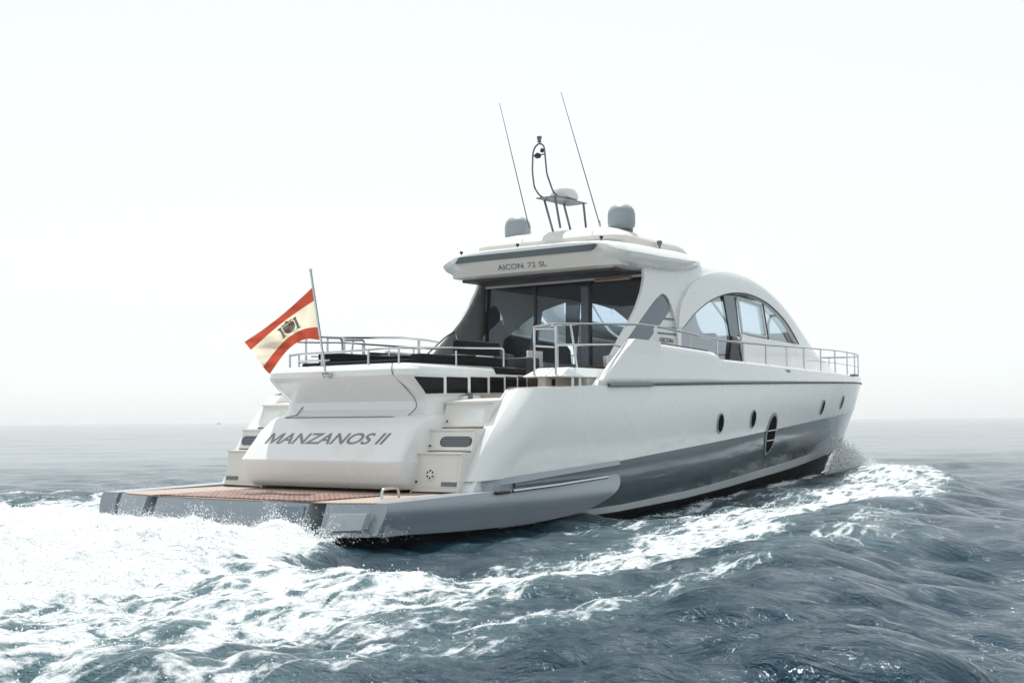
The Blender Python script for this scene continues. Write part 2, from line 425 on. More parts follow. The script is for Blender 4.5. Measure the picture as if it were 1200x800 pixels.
# ------------------------------------------------------------ side sponsons and bathing platform
g = G()
out = [(-.15, .45), (1, .47), (2.5, .5), (4, .54), (4.8, .58), (5.2, .6), (5.34, .56), (5.28, .42), (4.95, .25), (4.4, .11), (3.7, .04), (2.6, 0), (1, .02), (-.28, .07)]
def spy(x, z):
    y = 2.70+.04*math.exp(-((z-.35)/.12)**2)-.07*max(0, (x-3.6)/1.9)**2
    y -= .05*max(0, (.3-z)/.3)**1.5
    return y
v, f = sheet(smoothpoly(out, 4, (0, 13)), [], lambda x, z: (x, -spy(x, z), z), .07); g.add(*thick(v, f, (0, .36, 0))); g.mirror()
spon = g.go('side_sponson', SILV, yacht, ang=50)
g = G(); g.tube([(2.35, -2.765, .48), (3.4, -2.755, .51), (4.95, -2.665, .565)], .022, 6); g.mirror(); g.go('chrome_strip', STEEL, spon)
g = G(); g.box(2.0, 2.3, -2.765, -2.7, .45, .49, .008); g.mirror(); g.go('courtesy_light', BLACK, spon)
# platform body with notches
def plat(top):
    o = 0 if top else -.13
    P = [(4.2, -2.45), (-.12+o*.3, -2.69), (-.40+o, -2.14)]
    n = [(-.42+o, -1.97), (-.02, -1.80), (-.42+o, -1.68)]
    P += n+[(-.52+o, -.6), (-.54+o, 0), (-.50+o, .7), (-.44+o, 1.16), (-.02, 1.28), (-.40+o, 1.44), (-.32+o, 2.0), (-.06+o*.4, 2.50), (1.2, 2.66), (4.2, 2.45)]
    return P
g = G(); g.loft([[(x, y, .05) for x, y in plat(0)], [(x, y, .40) for x, y in plat(1)], [(x+.012 if x < 1 else x, y, .435) for x, y in plat(1)]])
pf = g.go('bathing_platform', SILV, yacht, ang=25)
fill = [(-.05, -2.2), (-.05, 1.6), (.4, 1.6), (.4, -2.2)]
G().box(-.06, .3, -2.1, 1.6, .06, .42).go('notch_back', ANTI, pf)
g = G(); P = [(x*.985+.03 if x < 1 else x, y*.985) for x, y in plat(1)]
P = [p for p in P if p[0] != .0 and not (abs(p[0]+.02) < .03 and abs(p[1]) < 2)]
g.prism([p for p in P if p[0] < -.05 or p[0] > 1 or abs(p[1]) > 2.3], lambda x, y: (x, y, .437), lambda x, y: (x, y, .452))
g.go('teak_deck', TEAK, pf, smooth=False)
G().box(-.42, .92, -1.7, 1.15, .455, .468).go('deck_grating', GRAT, pf, smooth=False)
G().box(-.5, .95, 1.20, 1.225, .455, .462).go('deck_seam', BLACK, pf, smooth=False)
g = G(); g.prism([(-2.08, .12), (-2.5, .14), (-2.52, .33), (-2.10, .33)], lambda y, z: (-.55+(-2.14-y)*-.0+(abs(y)-2.14)*.45+(z-.05)*.33-.012, y, z), lambda y, z: (-.45+(abs(y)-2.14)*.45+(z-.05)*.33, y, z))
g.go('platform_hatch', HATCH, pf, smooth=False)
g = G(); g.prism([(-1.30, .07), (-1.64, .07), (-1.64, .40), (-1.26, .40)], lambda y, z: (-.625+(abs(y)-1.3)*.17+(z-.05)*.33, y, z), lambda y, z: (-.5+(z-.05)*.33, y, z))
g.go('fascia_panel', HATCH2, pf, smooth=False)
# cleats
def cleat(x, y, h=.13, dx=.45, dy=.1, par=pf):
    G().tube([(x, y, .45), (x+.02, y+.01, .45+h), (x+dx-.02, y+dy, .45+h), (x+dx, y+dy, .45)], .018, 8, rnd=.08).go('grab_handle', STEEL, par)
cleat(.42, -2.12); 
g = G(); g.tube([(2.1, 2.32, .5), (2.3, 2.34, .53), (2.5, 2.36, .5)], .022, 6, rnd=.1); g.tube([(2.25, 2.34, .45), (2.25, 2.34, .53)], .02, 6); g.go('mooring_cleat', STEEL, pf)
g = G(); g.tube([(2.3, -2.45, .53), (2.75, -2.47, .54)], .018, 6); g.box(2.45, 2.6, -2.48, -2.44, .45, .53); g.go('mooring_cleat', STEEL, pf)

# ------------------------------------------------------------ stern module (garage, sunpad base)
def rrect(xa, xf, w, r_, z, n=7):
    P = []
    for k in range(n+1):
        a = math.pi/2*k/n; P.append((xa+r_-r_*math.sin(a) if 0 else xa+r_*(1-math.cos(math.pi/2-a)), -(w-r_*(1-math.sin(math.pi/2-a))), z))
    P = P
    P2 = [(x, -y, z_) for x, y, z_ in P[::-1]]
    L = [(xf, -w, z)]+P+P2+[(xf, w, z)]
    return L
rings = [(.5, 1.56, 1.50, .12), (.56, 1.46, 1.53, .12), (.6, 1.43, 1.54, .12), (.86, 1.36, 1.56, .12), (.89, 1.36, 1.56, .12), (.93, 1.39, 1.55, .12), (1.1, 1.53, 1.535, .12), (1.3, 1.69, 1.515, .14), (1.46, 1.82, 1.50, .28), (1.5, 1.88, 1.48, .3),
         (1.53, 2.0, 1.45, .3), (1.60, 2.07, 1.43, .3), (1.72, 2.08, 1.42, .3), (1.86, 1.93, 1.425, .3), (2.0, 1.77, 1.43, .3), (2.05, 1.72, 1.435, .3), (2.08, 1.70, 1.44, .3), (2.16, 1.71, 1.435, .3), (2.21, 1.75, 1.41, .3), (2.24, 1.84, 1.35, .3), (2.26, 2.0, 1.2, .25)]
def rr(z, xa, w, r_):
    P = []
    n = 8
    for k in range(n+1):
        a = math.pi/2*k/n
        P.append((xa+r_*(1-math.sin(a))*1.0, -(w-r_*(1-math.cos(a))), z))
    P = [(4.55, -w, z), (3.2, -w, z)]+P
    return P+[(x, -y, z_) for x, y, z_ in P[::-1]]
g = G(); g.loft([rr(z, xa, w, r_) for z, xa, w, r_ in rings])
mod = g.go('stern_module', GEL, yacht, ang=24)
# seams of the garage door on the module
def plx(z): return ip(z, [.6, .86, .93, 1.1, 1.3, 1.46], [1.43, 1.36, 1.39, 1.53, 1.69, 1.82])
g = G()
g.tube([(1.868, y, 1.497) for y in (1.1, .5, -.5, -1.0)]+[(1.90, -1.2, 1.49), (1.90, -1.36, 1.43), (1.9, -1.49, 1.33)], .008, 5)
g.tube([(1.70, -1.18, 2.24), (1.68, -1.18, 2.1), (1.9, -1.25, 1.9), (2.02, -1.33, 1.74), (2.02, -1.36, 1.62), (1.95, -1.25, 1.51)], .008, 5, rnd=.08)
g.tube([(1.88, 1.10, 1.50), (2.0, .99, 1.535), (2.075, .93, 1.66)], .008, 5)
g.go('door_seam', DGREY, mod)
xd_ = Vector((0, -1, 0)); yd_ = Vector((.8, 0, 1)).normalized(); nd_ = xd_.cross(yd_)
def lp(u, v, o=0): return tuple(Vector((1.545, 1.20, 1.12))+xd_*(u+v*.3)+yd_*v+nd_*o)
hM, wM, sM = .19, .28, .046
Mp = [(0, 0), (0, hM), (sM*1.3, hM), (wM/2, .065), (wM-sM*1.3, hM), (wM, hM), (wM, 0), (wM-sM, 0), (wM-sM, hM*.72), (wM/2+.012, 0), (wM/2-.012, 0), (sM, hM*.72), (sM, 0)]
g = G(); v, f = sheet(Mp, [], lambda u, w: lp(u, w, .003), .08, []); g.add(*thick(v, f, tuple(-nd_*.006))); g.go('name_lettering', GREYL, mod, smooth=False)
text('name_lettering', 'ANZANOS II', .27, lp(wM+.01, 0), (0, -1, 0), (.8, 0, 1), GREYL, mod, ext=.003, sx=1.36, shear=.3, bold=.0045)
# window strip
g = G(); WY_ = -1.455
xs = [1.86, 2.48, 2.56, 3.04, 3.12, 3.52, 3.59, 3.93, 3.99, 4.27, 4.32, 4.53]
g.prism([(1.80, 2.065), (4.56, 2.10), (4.56, 1.85), (2.12, 1.80)], lambda x, z: (x, WY_+.02, z), lambda x, z: (x, WY_, z)); 
strip = g.go('window_frame', GEL, mod, smooth=False)
for k in range(6):
    a, b2 = xs[2*k], xs[2*k+1]
    pl = [(a, 2.05+.012*k), (b2, 2.05+.012*k), (b2, 1.825+.01*k), (a+(.24 if k == 0 else .0), 1.815+.01*k)]
    if k == 0: pl[0] = (1.84, 2.05)
    g = G(); g.prism(pl, lambda x, z: (x, WY_-.012, z), lambda x, z: (x, WY_+.01, z)); g.go('window_pane', PANE, mod, smooth=False)
g = G(); g.prism([(2.75, 1.65), (4.55, 1.76), (4.55, 1.85), (2.9, 1.79)], lambda x, z: (x, -1.50, z), lambda x, z: (x, -1.42, z)); sock = g.go('socket_panel', GEL2, mod, smooth=False)
for x, s in ((3.05, .05), (3.5, .022), (4.05, .022)):
    G().box(x-s, x+s, -1.51, -1.49, 1.74, 1.74+2*s).go('socket', DGREY, sock, smooth=False)
# sunpad, rails on the module
g = G()
posts = [(2.3, 1.25), (2.02, 1.16), (1.93, .4), (1.9, -.55), (1.93, -1.1), (3.0, -1.28)]
pth = [(3.1, 1.3, 2.62), (2.15, 1.25, 2.45), (1.98, .9, 2.45), (1.93, 0, 2.45), (1.9, -.8, 2.46), (1.93, -1.1, 2.46), (2.2, -1.25, 2.47), (3.0, -1.28, 2.5)]
g.tube(pth[1:], .018, 8, rnd=.12)
for x, y in posts: g.tube([(x, y, 2.22), (x, y, 2.46)], .016, 8)
g.tube([(2.0, .95, 2.35), (1.98, .3, 2.34), (2.3, 1.25, 2.34)], .012, 6)
g.tube([(3.0, -1.28, 2.5), (4.15, -1.3, 2.54), (4.15, -1.3, 2.26)], .018, 8, rnd=.06)
rail1 = g.go('stern_rail', STEEL, yacht)
g = G()
g.tube([(2.5, 1.3, 2.26), (2.5, 1.3, 2.76), (3.3, 1.3, 2.78), (3.35, 1.3, 2.3)], .018, 8, rnd=.08)
g.tube([(2.3, 1.28, 2.66), (3.35, 1.3, 2.7), (6.3, 1.8, 2.74)], .016, 8)
g.tube([(2.6, 1.28, 2.45), (5.8, 1.75, 2.6)], .012, 8)
for x in (3.9, 4.7, 5.5): g.tube([(x, 1.3+(x-3.3)*.16, 2.2), (x, 1.3+(x-3.3)*.16, 2.71)], .015, 8)
g.go('port_cockpit_rail', STEEL, yacht)
# flagstaff
g = G(); g.tube([(1.62, .02, 2.12), (1.29, .0, 3.58)], .017, 8); g.lathe([(.0, 0), (.026, .005), (.026, .03), (0, .04)], (1.29, 0, 3.575), 10)
staff = g.go('flagstaff', STEEL, yacht)
g = G(); g.box(1.60, 1.74, -.04, .06, 2.06, 2.14, .012); g.tube([(1.62, -.05, 2.12), (1.62, .08, 2.12)], .025, 8); g.go('staff_socket', STEEL, staff)
for nm, pr_, lab in (('sun_pad', (2.3, 4.3, -.95, 1.2, 2.262, 2.33), 'wide flat charcoal sun pad lying on top of the stern module'),
                ('bolster_cushion', (2.5, 4.0, .75, 1.05, 2.335, 2.49), 'long charcoal bolster on the far side of the sun pad near the flagstaff'),
                ('seat_cushion', (2.3, 4.4, -1.22, -.98, 2.265, 2.40), 'long low charcoal cushion behind the steel rail, under the raised backrest cushion'),
                ('backrest_cushion', (3.05, 4.12, -1.27, -1.17, 2.42, 2.63), 'upright charcoal backrest cushion at the forward end of the stern rail'),
                ('bench_cushion', (3.75, 4.55, -1.46, -1.2, 2.13, 2.24), 'small rounded charcoal cushion on the corner above the six dark panes')):
    if nm == 'sun_pad': pass
    o = G().box(*pr_, .03).go(nm, CUSH, None, origin=((pr_[0]+pr_[1])/2, (pr_[2]+pr_[3])/2, pr_[4]), ang=40)
    tag(o, lab, 'cushion' if nm != 'sun_pad' else 'sun pad')
# red and white towel/fabric detail on pad is omitted (too small to read)

# ------------------------------------------------------------ boarding steps, both sides
def steps():
    g = G()
    R_ = [(1.78, .46, 1.0), (2.05, 1.0, 1.32), (2.45, 1.32, 1.70)]
    poly = [(1.74, .45), (1.83, .97), (1.80, .985), (1.80, 1.005), (2.04, 1.005), (2.13, 1.29), (2.10, 1.305), (2.10, 1.325), (2.40, 1.325), (2.55, 1.67), (2.52, 1.685), (2.52, 1.71), (3.2, 1.76), (5, 1.76), (5, .45)]
    g.prism(poly, lambda x, z: (x, -1.46, z), lambda x, z: (x, -2.30, z)); return g
g = steps(); g.mirror(); st = g.go('boarding_steps', GEL2, yacht, smooth=False)
rs = [((1.74, .45), (1.83, .97)), ((2.04, 1.005), (2.13, 1.29)), ((2.40, 1.325), (2.55, 1.67))]
def onr(k, y, t, o=.008):
    (x0, z0), (x1, z1) = rs[k]; return (x0+(x1-x0)*t-o, y, z0+(z1-z0)*t)
def rpanel(k, pts, name, mt, o=.008, par=st):
    g = G(); g.loft([[onr(k, y, t, o) for y, t in pts], [onr(k, y, t, -.01) for y, t in pts]]); g.mirror(); return g.go(name, mt, par, smooth=False)
rpanel(0, [(-1.62, .16), (-2.25, .16), (-2.25, .9), (-1.62, .9)], 'riser_panel', GEL2, .006)
rpanel(1, [(-1.60, .1), (-2.25, .1), (-2.25, .92), (-1.60, .92)], 'riser_panel', GEL2, .006)
rpanel(2, [(-1.62, .1), (-2.25, .1), (-2.25, .9), (-1.62, .9)], 'riser_panel', GEL2, .006)
rpanel(2, [(-1.86, .25), (-2.2, .25), (-2.2, .8), (-1.86, .8)], 'locker_hatch', GEL, .014)
for k in range(3): rpanel(k, [(-1.50, -.03), (-2.29, -.03), (-2.29, .06), (-1.50, .045)], 'toe_gap_shade', BLACK, .012)  # black strips painted in for the shade at the foot of each riser
def disc(k, cy, ct, r_, o, n=20, asp=1.0):
    L = math.hypot(rs[k][1][0]-rs[k][0][0], rs[k][1][1]-rs[k][0][1])
    return [onr(k, cy+r_*math.cos(a), ct+r_*math.sin(a)/L, o) for a in np.linspace(0, 2*math.pi, n, endpoint=False)]
# vent pill with louvres
L1 = .3
VENT = mat('vent_dark', (.05, .06, .065), .4)
def pill(y0, y1, hw, n=8):
    P = []
    for a in np.linspace(-math.pi/2, math.pi/2, n): P.append((y0+hw*math.cos(a), .5+hw/L1*math.sin(a)))
    for a in np.linspace(math.pi/2, 3*math.pi/2, n): P.append((y1+hw*math.cos(a), .5+hw/L1*math.sin(a)))
    return P
v = rpanel(1, pill(-1.80, -2.2, .075), 'air_vent', VENT, .012)
for j in range(5): 
    t = .5+(j-2)*.09; rpanel(1, [(-1.76, t-.012), (-2.25, t-.012), (-2.25, t+.012), (-1.76, t+.012)], 'vent_louvre', SILV, .019, v)
g = G(); g.loft([disc(0, -1.80, .5, .085, .01), disc(0, -1.80, .5, .08, .02)]); g.mirror(); sp = g.go('speaker', WPL, st)
L0 = .527
for j in range(6):
    a = j*math.pi/3+math.pi/2
    pts = [(.03*math.cos(a), .03*math.sin(a)), (.066*math.cos(a-.33), .066*math.sin(a-.33)), (.066*math.cos(a+.33), .066*math.sin(a+.33))]
    g = G(); g.loft([[onr(0, -1.80+u, .5+w/L0, .026) for u, w in pts], [onr(0, -1.80+u, .5+w/L0, .018) for u, w in pts]]); g.mirror(); g.go('speaker_slot', BLACK, sp, smooth=False)
rpanel(0, [(-2.0, .2), (-2.26, .2), (-2.26, .31), (-2.0, .31)], 'step_light', DGREY, .014)
for k in range(3):
    g = G(); g.loft([disc(k, -1.56, .3, .016, .006, 8), disc(k, -1.56, .3, .012, .02, 8)]); g.mirror(); g.go('step_stud', BLACK, st)

# ------------------------------------------------------------ cabin
WXc = [6, 11, 12, 13, 14, 15, 16, 17.5, 19, 20.2]; WYc = [2.02, 2.02, 2.0, 1.98, 1.93, 1.83, 1.6, 1.2, .75, .05]
HXc = [6, 8, 9.8, 10.7, 11.4, 12.15, 12.75, 13.35, 13.95, 14.6, 15.1, 15.75, 17.3, 19, 20.2]; HYc = [4.5, 4.52, 4.58, 4.62, 4.62, 4.56, 4.45, 4.26, 3.97, 3.55, 3.27, 3.05, 2.86, 2.64, 2.4]
# smooth the two profile curves
XX = np.linspace(6, 20.2, 285)
def smo(X, Y, s=9):
    y = np.interp(XX, X, Y); k = np.ones(s)/s; yp = np.pad(y, s//2, mode='edge'); return np.convolve(np.convolve(np.pad(yp, s//2, mode='edge'), k, 'valid'), k, 'valid')[:len(XX)]
WS = smo(WXc, WYc, 15); HS = smo(HXc, HYc, 13)
Z0 = 2.3; PP, QQ = 14, 1/3; A0 = (1-.84**PP)**QQ
def Hc(x): return float(np.interp(x, XX, HS))
def Yb(x, z):
    h = Hc(x)-Z0; t = min(max((z-Z0)/h, 0), 1)
    return (float(np.interp(x, XX, WS))-.1*(z-Z0))*(1-t**PP)**QQ
# section parameter u: 0..1 straight z up to 88 percent height, then round over the shoulder to the centre
def bodypt(x, u, off=0.):
    h = Hc(x)-Z0; w = float(np.interp(x, XX, WS))
    if u <= 1: t = .84*u; c = (1-t**PP)**QQ
    else:
        c = A0*max(0, 1-(u-1)**2.2); t = (1-c**(1/QQ))**(1/PP)
    z = Z0+t*h; y = (w-.1*(z-Z0))*c
    return Vector((x, -y, z))
def bn(x, u, off):
    p = bodypt(x, u)
    if not off: return tuple(p)
    e = .01; d1 = bodypt(x+e, u)-bodypt(x-e, u); d2 = bodypt(x, min(2, u+e))-bodypt(x, max(0, u-e))
    n = d2.cross(d1) if True else 0
    if n.length < 1e-9: n = Vector((0, -1, 0))
    n.normalize()
    if n.y > 0 and u < 1.4: n = -n
    if n.z < 0 and u >= 1.4: n = -n
    return tuple(p+n*off)
def xz2u(x, z):
    t = (z-Z0)/(Hc(x)-Z0)
    if t <= .84: return t/.84
    c = (1-min(t, .9999)**PP)**QQ; return 1+max(0, 1-c/A0)**(1/2.2)
def toU(poly): return [(x, xz2u(x, z)) for x, z in poly]
# outline in (x,u): aft edge of the cabin side then over the roof
aft = [(6.2, 2.5), (6.55, 2.82), (6.9, 3.10), (7.15, 3.33), (7.4, 3.64), (7.55, 3.9), (7.6, 4.1)]
outl = toU(aft)+[(7.62, 1.05), (7.7, 2.0), (20.1, 2.0), (20.1, 0), (6.0, 0.0), (6.0, .09)]
arch = [(8.72, 3.09), (9.21, 3.37), (9.83, 3.63), (10.55, 3.82), (11.28, 3.90), (11.92, 3.88), (12.6, 3.76), (13.3, 3.50), (13.72, 3.25), (14.02, 3.02), (12.44, 3.05), (11.17, 3.09), (11.19, 2.50), (9.9, 2.50), (8.6, 2.50), (8.62, 2.75)]
archS = smoothpoly(arch, 5, (0, 9, 11, 12, 14, 15))
fin = [(6.45, 2.58), (7.15, 3.06), (7.72, 3.45), (8.05, 3.63), (8.2, 3.65), (8.33, 3.58), (8.45, 3.4), (8.53, 3.05), (8.52, 2.62), (7.1, 2.55)]
finS = smoothpoly(fin, 3, (0, 8, 9))
WSH = [(13.75, 1.995), (13.75, 1.10), (14.6, 1.02), (15.55, 1.0), (15.75, 1.2), (15.85, 1.995)]
inter = [(x, u) for x in np.arange(6.1, 20.1, .11) for u in list(np.linspace(.06, 1, 18))+list(1+np.linspace(0, 1, 24)[1:-1]**1.0)]
def Fi(x, y, z):
    t = max((z-Z0)/(Hc(x)-Z0), 0); w = float(np.interp(x, XX, WS))-.1*(z-Z0); return (abs(y)/max(w, .02))**3+t**PP
def ngrad(x, y, z):
    e = .004; sg = 1 if y >= 0 else -1; y = max(abs(y), .01)
    n = Vector((Fi(x+.06, y, z)-Fi(x-.06, y, z), 0, 0))*(e/.06); n.y = Fi(x, y+e, z)-Fi(x, y-e, z); n.z = Fi(x, y, z+e)-Fi(x, y, z-e)
    if n.length < 1e-9: n = Vector((0, 1, 0))
    n.y *= sg; return n.normalized()
def skin(name, out_, holes, off, mt, parent, step=.07, inner=None, pair=False):
    g = G(); v, f = sheet(out_, holes, lambda x, u: bn(x, u, off), step, inner); g.add(v, f)
    if pair: g.mirror()
    else: g.join()
    o = g.go(name, mt, parent)
    for q in ([o, TWIN[o.name]] if pair else [o]):
        me_ = q.data; nn = [ngrad(*v_.co) for v_ in me_.vertices]
        if sum(p.normal.dot(nn[p.vertices[0]]) for p in me_.polygons) < 0: me_.flip_normals()
        me_.normals_split_custom_set_from_vertices([tuple(n) for n in nn])
    return o
def reveal(name, loop, o0, o1, mt, parent, closed=True):
    g = G(); g.loft([[bn(x, u, o0) for x, u in loop], [bn(x, u, o1) for x, u in loop]], False, False, closed=closed); g.mirror(); return g.go(name, mt, parent, ang=40)
cabin = skin('cabin', outl, [toU(archS), toU(finS), WSH], 0, GEL, yacht, .06, inter)
skin('inner_skin', outl, [toU(archS), toU(finS), WSH], -.05, GEL2, cabin, .09)
reveal('window_reveal', toU(archS), 0, -.05, GEL, cabin); reveal('fin_reveal', toU(finS), 0, -.05, GEL, cabin); reveal('side_edge', toU(aft), 0, -.05, GEL, cabin, closed=False)
# arch lip: slightly proud moulding that runs round the window arch
g = G()
lip = toU(archS[:46])
g.tube([bn(x, u, .045) for x, u in lip], .015, 8); g.mirror(); g.go('window_seal', RUBB, cabin)
outer_ = smoothpoly([(8.50, 3.06), (8.72, 3.52), (9.2, 3.9), (9.9, 4.14), (10.8, 4.26), (11.6, 4.25), (12.3, 4.12), (12.95, 3.87), (13.55, 3.5), (13.95, 3.08)], 4, (0, 9))[:-4]
mould = outer_+[(14.0, 3.03)]+archS[:45][::-1]
am = skin('arch_moulding', toU(mould), [], .055, GEL, cabin, .07, pair=True); reveal('moulding_edge', toU(mould), .055, -.01, GEL, am)
# glass of the side windows, 4 cm inside the skin
def glasspatch(poly, mt, name, off, par=cabin, sm=False, sharp=None):
    pl = smoothpoly(poly, 4, sharp if sharp is not None else tuple(range(len(poly)))) if sm else poly
    g = G(); v, f = sheet(toU(pl), [], lambda x, u: bn(x, u, off), .12); g.add(v, f); g.mirror()
    return g.go(name, mt, par, ang=40)
pane1 = [(8.5, 3.0), (9.21, 3.42), (9.83, 3.68), (10.6, 3.9), (10.72, 3.02), (10.86, 2.9), (11.0, 2.45), (8.5, 2.45)]
glasspatch(pane1, LGLASS, 'side_window', -.055, sm=True, sharp=(0, 3, 4, 6, 7))
glasspatch([(10.57, 3.9), (11.2, 3.94), (11.2, 3.05), (10.69, 3.02)], FIN, 'window_pillar', -.045)
g = G(); g.tube([bn(10.59, xz2u(10.59, 3.85), -.03), bn(10.7, xz2u(10.7, 3.02), -.03)], .015, 6); g.mirror(); g.go('pillar_edge', BLACK, cabin)
glasspatch([(11.16, 3.97), (12.4, 3.88), (12.5, 3.0), (11.2, 3.03)], LGLASS, 'sliding_window', -.06)
w2 = [(11.22, 3.82), (12.33, 3.74), (12.41, 3.10), (11.26, 3.13), (11.22, 3.82)]
def edge(pl, r_, off):
    P = []
    for a, b_ in zip(pl[:-1], pl[1:]):
        for k in range(5): t = k/5; x = a[0]+(b_[0]-a[0])*t; z = a[1]+(b_[1]-a[1])*t; P.append(bn(x, xz2u(x, z), off))
    P.append(bn(pl[-1][0], xz2u(*pl[-1]), off)); return P
g = G(); g.tube(edge(w2, .025, -.02), .028, 6); g.mirror(); g.go('window_frame', GEL, cabin)
g = G(); g.tube(edge([(12.42, 3.78), (12.5, 3.05)], .02, -.02), .02, 6); g.mirror(); g.go('window_mullion', BLACK, cabin)
glasspatch([(12.42, 3.9), (13.3, 3.58), (13.8, 3.27), (14.15, 2.96), (12.46, 2.99)], LGLASS, 'front_side_window', -.058)
g = G(); g.prism([(10.74, 3.03), (10.93, 2.9), (11.05, 2.5), (10.5, 2.5)], lambda x, z: (x, -Yb(x, z)+.0, z), lambda x, z: (x, -Yb(x, z)+.05, z)); g.mirror(); g.go('recess_shade', BLACK, cabin)  # flush black wedge, shade of a recess put in as colour
# glass fin and louvred triangle behind it
glasspatch([(6.38, 2.52), (7.72, 3.48), (8.05, 3.67), (8.22, 3.68), (8.36, 3.6), (8.40, 3.38), (7.05, 2.50)], FIN, 'glass_fin', -.03)
glasspatch([(8.42, 3.42), (8.58, 3.1), (8.6, 2.5), (7.0, 2.5)], GEL, 'louvre_panel', -.05)
g = G()
for z, xa, xb in ((3.22, 8.18, 8.53), (3.06, 7.95, 8.55), (2.95, 7.8, 8.55)):
    g.tube([(xa, -Yb(xa, z)+.03, z), (xb, -Yb(xb, z)+.03, z)], .012, 5)
g.mirror(); g.go('louvre', DGREY, cabin)
text('side_lettering', 'AICON', .12, (7.93, -Yb(8.1, 2.80)+.035, 2.79), (1, 0, 0), (0, 0, 1), GREYL, cabin, ext=.004, sx=1.25, bold=.002)
# windscreen (front glass), seen only from elsewhere
g = G(); v, f = sheet([(x-.05*(x < 14)+.05*(x > 15.5), min(1.999, u*1.0-.0)) for x, u in WSH], [], lambda x, u: bn(x, u, -.03), .15); g.add(v, f); g.mirror(); g.go('windscreen', SCREEN, cabin)

# saloon bulkhead
bx = 7.78
g = G(); g.loft([[(bx, a*(1.86 if b < 3 else 1.72), b) for a, b in ((-1, 1.8), (1, 1.8), (1, 4.12), (-1, 4.12))], [(bx, a*(1.80 if b < 3 else 1.68), b) for a, b in ((-1, 1.88), (1, 1.88), (1, 4.06), (-1, 4.06))], [(bx+.05, a*(1.80 if b < 3 else 1.68), b) for a, b in ((-1, 1.88), (1, 1.88), (1, 4.06), (-1, 4.06))], [(bx+.05, a*(1.86 if b < 3 else 1.72), b) for a, b in ((-1, 1.8), (1, 1.8), (1, 4.12), (-1, 4.12))]], False, False)
bh = g.go('saloon_bulkhead', BLACK, yacht, smooth=False)
# saloon behind the glass
inn = empty('saloon_interior', (0, 0, 0)); inn.parent = yacht
g = G(); rows = []
for x in np.linspace(7.9, 12.7, 14):
    z = min(3.98, Hc(x)-.12); rows.append([(x, k*(Yb(x, 3.9)-.09), z-.0*abs(k)) for k in np.linspace(-1, 1, 9)])
g.loft(rows, False, False, closed=False); g.go('headlining', LINER, inn, solid=.03)
G().box(7.9, 15.2, -1.75, 1.75, 1.8, 1.84).go('saloon_floor', WOODD, inn)
G().box(8.6, 11.0, 1.0, 1.7, 1.84, 2.55, .05).go('settee', GEL2, inn)
G().box(8.3, 9.6, -1.7, -1.2, 1.84, 2.62, .03).go('sideboard', WOODD, inn)
G().box(13.0, 14.4, -1.6, 1.6, 1.84, 2.85, .08).go('dashboard', CURT, inn)
for y in (-.45, -1.05):
    G().box(11.3, 11.9, y-.26, y+.26, 2.3, 2.5, .06).go('helm_seat', GEL2, inn); G().box(11.25, 11.4, y-.26, y+.26, 2.45, 3.15, .05).go('helm_backrest', GEL2, inn)
G().box(8.2, 8.23, -.35, -.12, 1.9, 3.9).go('curtain', CURT, inn)
G().box(12.2, 12.35, -.05, .05, 2.0, 3.95).go('screen_post', WPL, inn)
for y0, y1 in ((-1.70, -.62), (-.56, .58), (.64, 1.70)):
    G().box(bx, bx+.018, y0, y1, 1.9, 4.06).go('glass_door', GLASS, bh, smooth=False)
g = G()
for y in (-.59, .61): G().box(bx-.03, bx+.0, y-.024, y+.024, 1.8, 4.06).go('door_frame', BLACK, bh, smooth=False)
g = G(); g.box(bx-.06, bx-.0, -1.74, 1.74, 3.945, 3.98); g.go('door_header', WPL, bh, smooth=False)
# inner face of the side wings
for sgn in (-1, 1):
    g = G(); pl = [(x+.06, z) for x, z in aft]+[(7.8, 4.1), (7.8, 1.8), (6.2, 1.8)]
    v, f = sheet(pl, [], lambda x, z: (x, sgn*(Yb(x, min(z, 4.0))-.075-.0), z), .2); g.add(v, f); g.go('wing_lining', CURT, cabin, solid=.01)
g = G(); g.tube([(6.05, 1.93, 2.55), (6.7, 1.9, 2.98), (6.95, 1.88, 3.1), (7.0, 1.86, 2.95)], .016, 6, rnd=.05); g.go('wing_grab_rail', STEEL, cabin)
# bulkhead fitting
g = G(); g.box(7.66, 7.75, -1.5, -.75, 3.90, 3.95, .01); g.go('awning_light', COPPER, bh)

# ------------------------------------------------------------ hardtop
rows = []
def ht(x, w, zc, zt, zm, zb, lean=0):
    half_ = [(0, zc), (w*.5, zc-.005), (w-.45, zt+.01), (w-.2, zt-.03), (w-.07, zt-.09), (w, zm), (w-.06, zm-.07), (w-.25, zb+.06), (w-.42, zb), (w*.5, zb), (0, zb)]
    P = [(x, -y, z) for y, z in half_]
    return P+[(x, y, z) for y, z in half_[-2:0:-1]]
for x, w, zc, zt, zm, zb in [(6.60, 1.70, 4.47, 4.43, 4.37, 4.33), (6.63, 1.86, 4.50, 4.455, 4.31, 4.20), (6.74, 1.98, 4.52, 4.47, 4.28, 4.08), (6.88, 2.02, 4.53, 4.475, 4.27, 4.03), (7.3, 2.06, 4.55, 4.48, 4.27, 4.02), (8.0, 2.08, 4.58, 4.48, 4.27, 4.03), (8.8, 2.05, 4.60, 4.50, 4.30, 4.06), (9.4, 1.95, 4.62, 4.50, 4.34, 4.14), (9.9, 1.74, 4.62, 4.50, 4.39, 4.24), (10.3, 1.42, 4.60, 4.50, 4.44, 4.34), (10.7, 1.0, 4.56, 4.48, 4.44, 4.38)]:
    rows.append(ht(x, w, zc, zt, zm, zb))
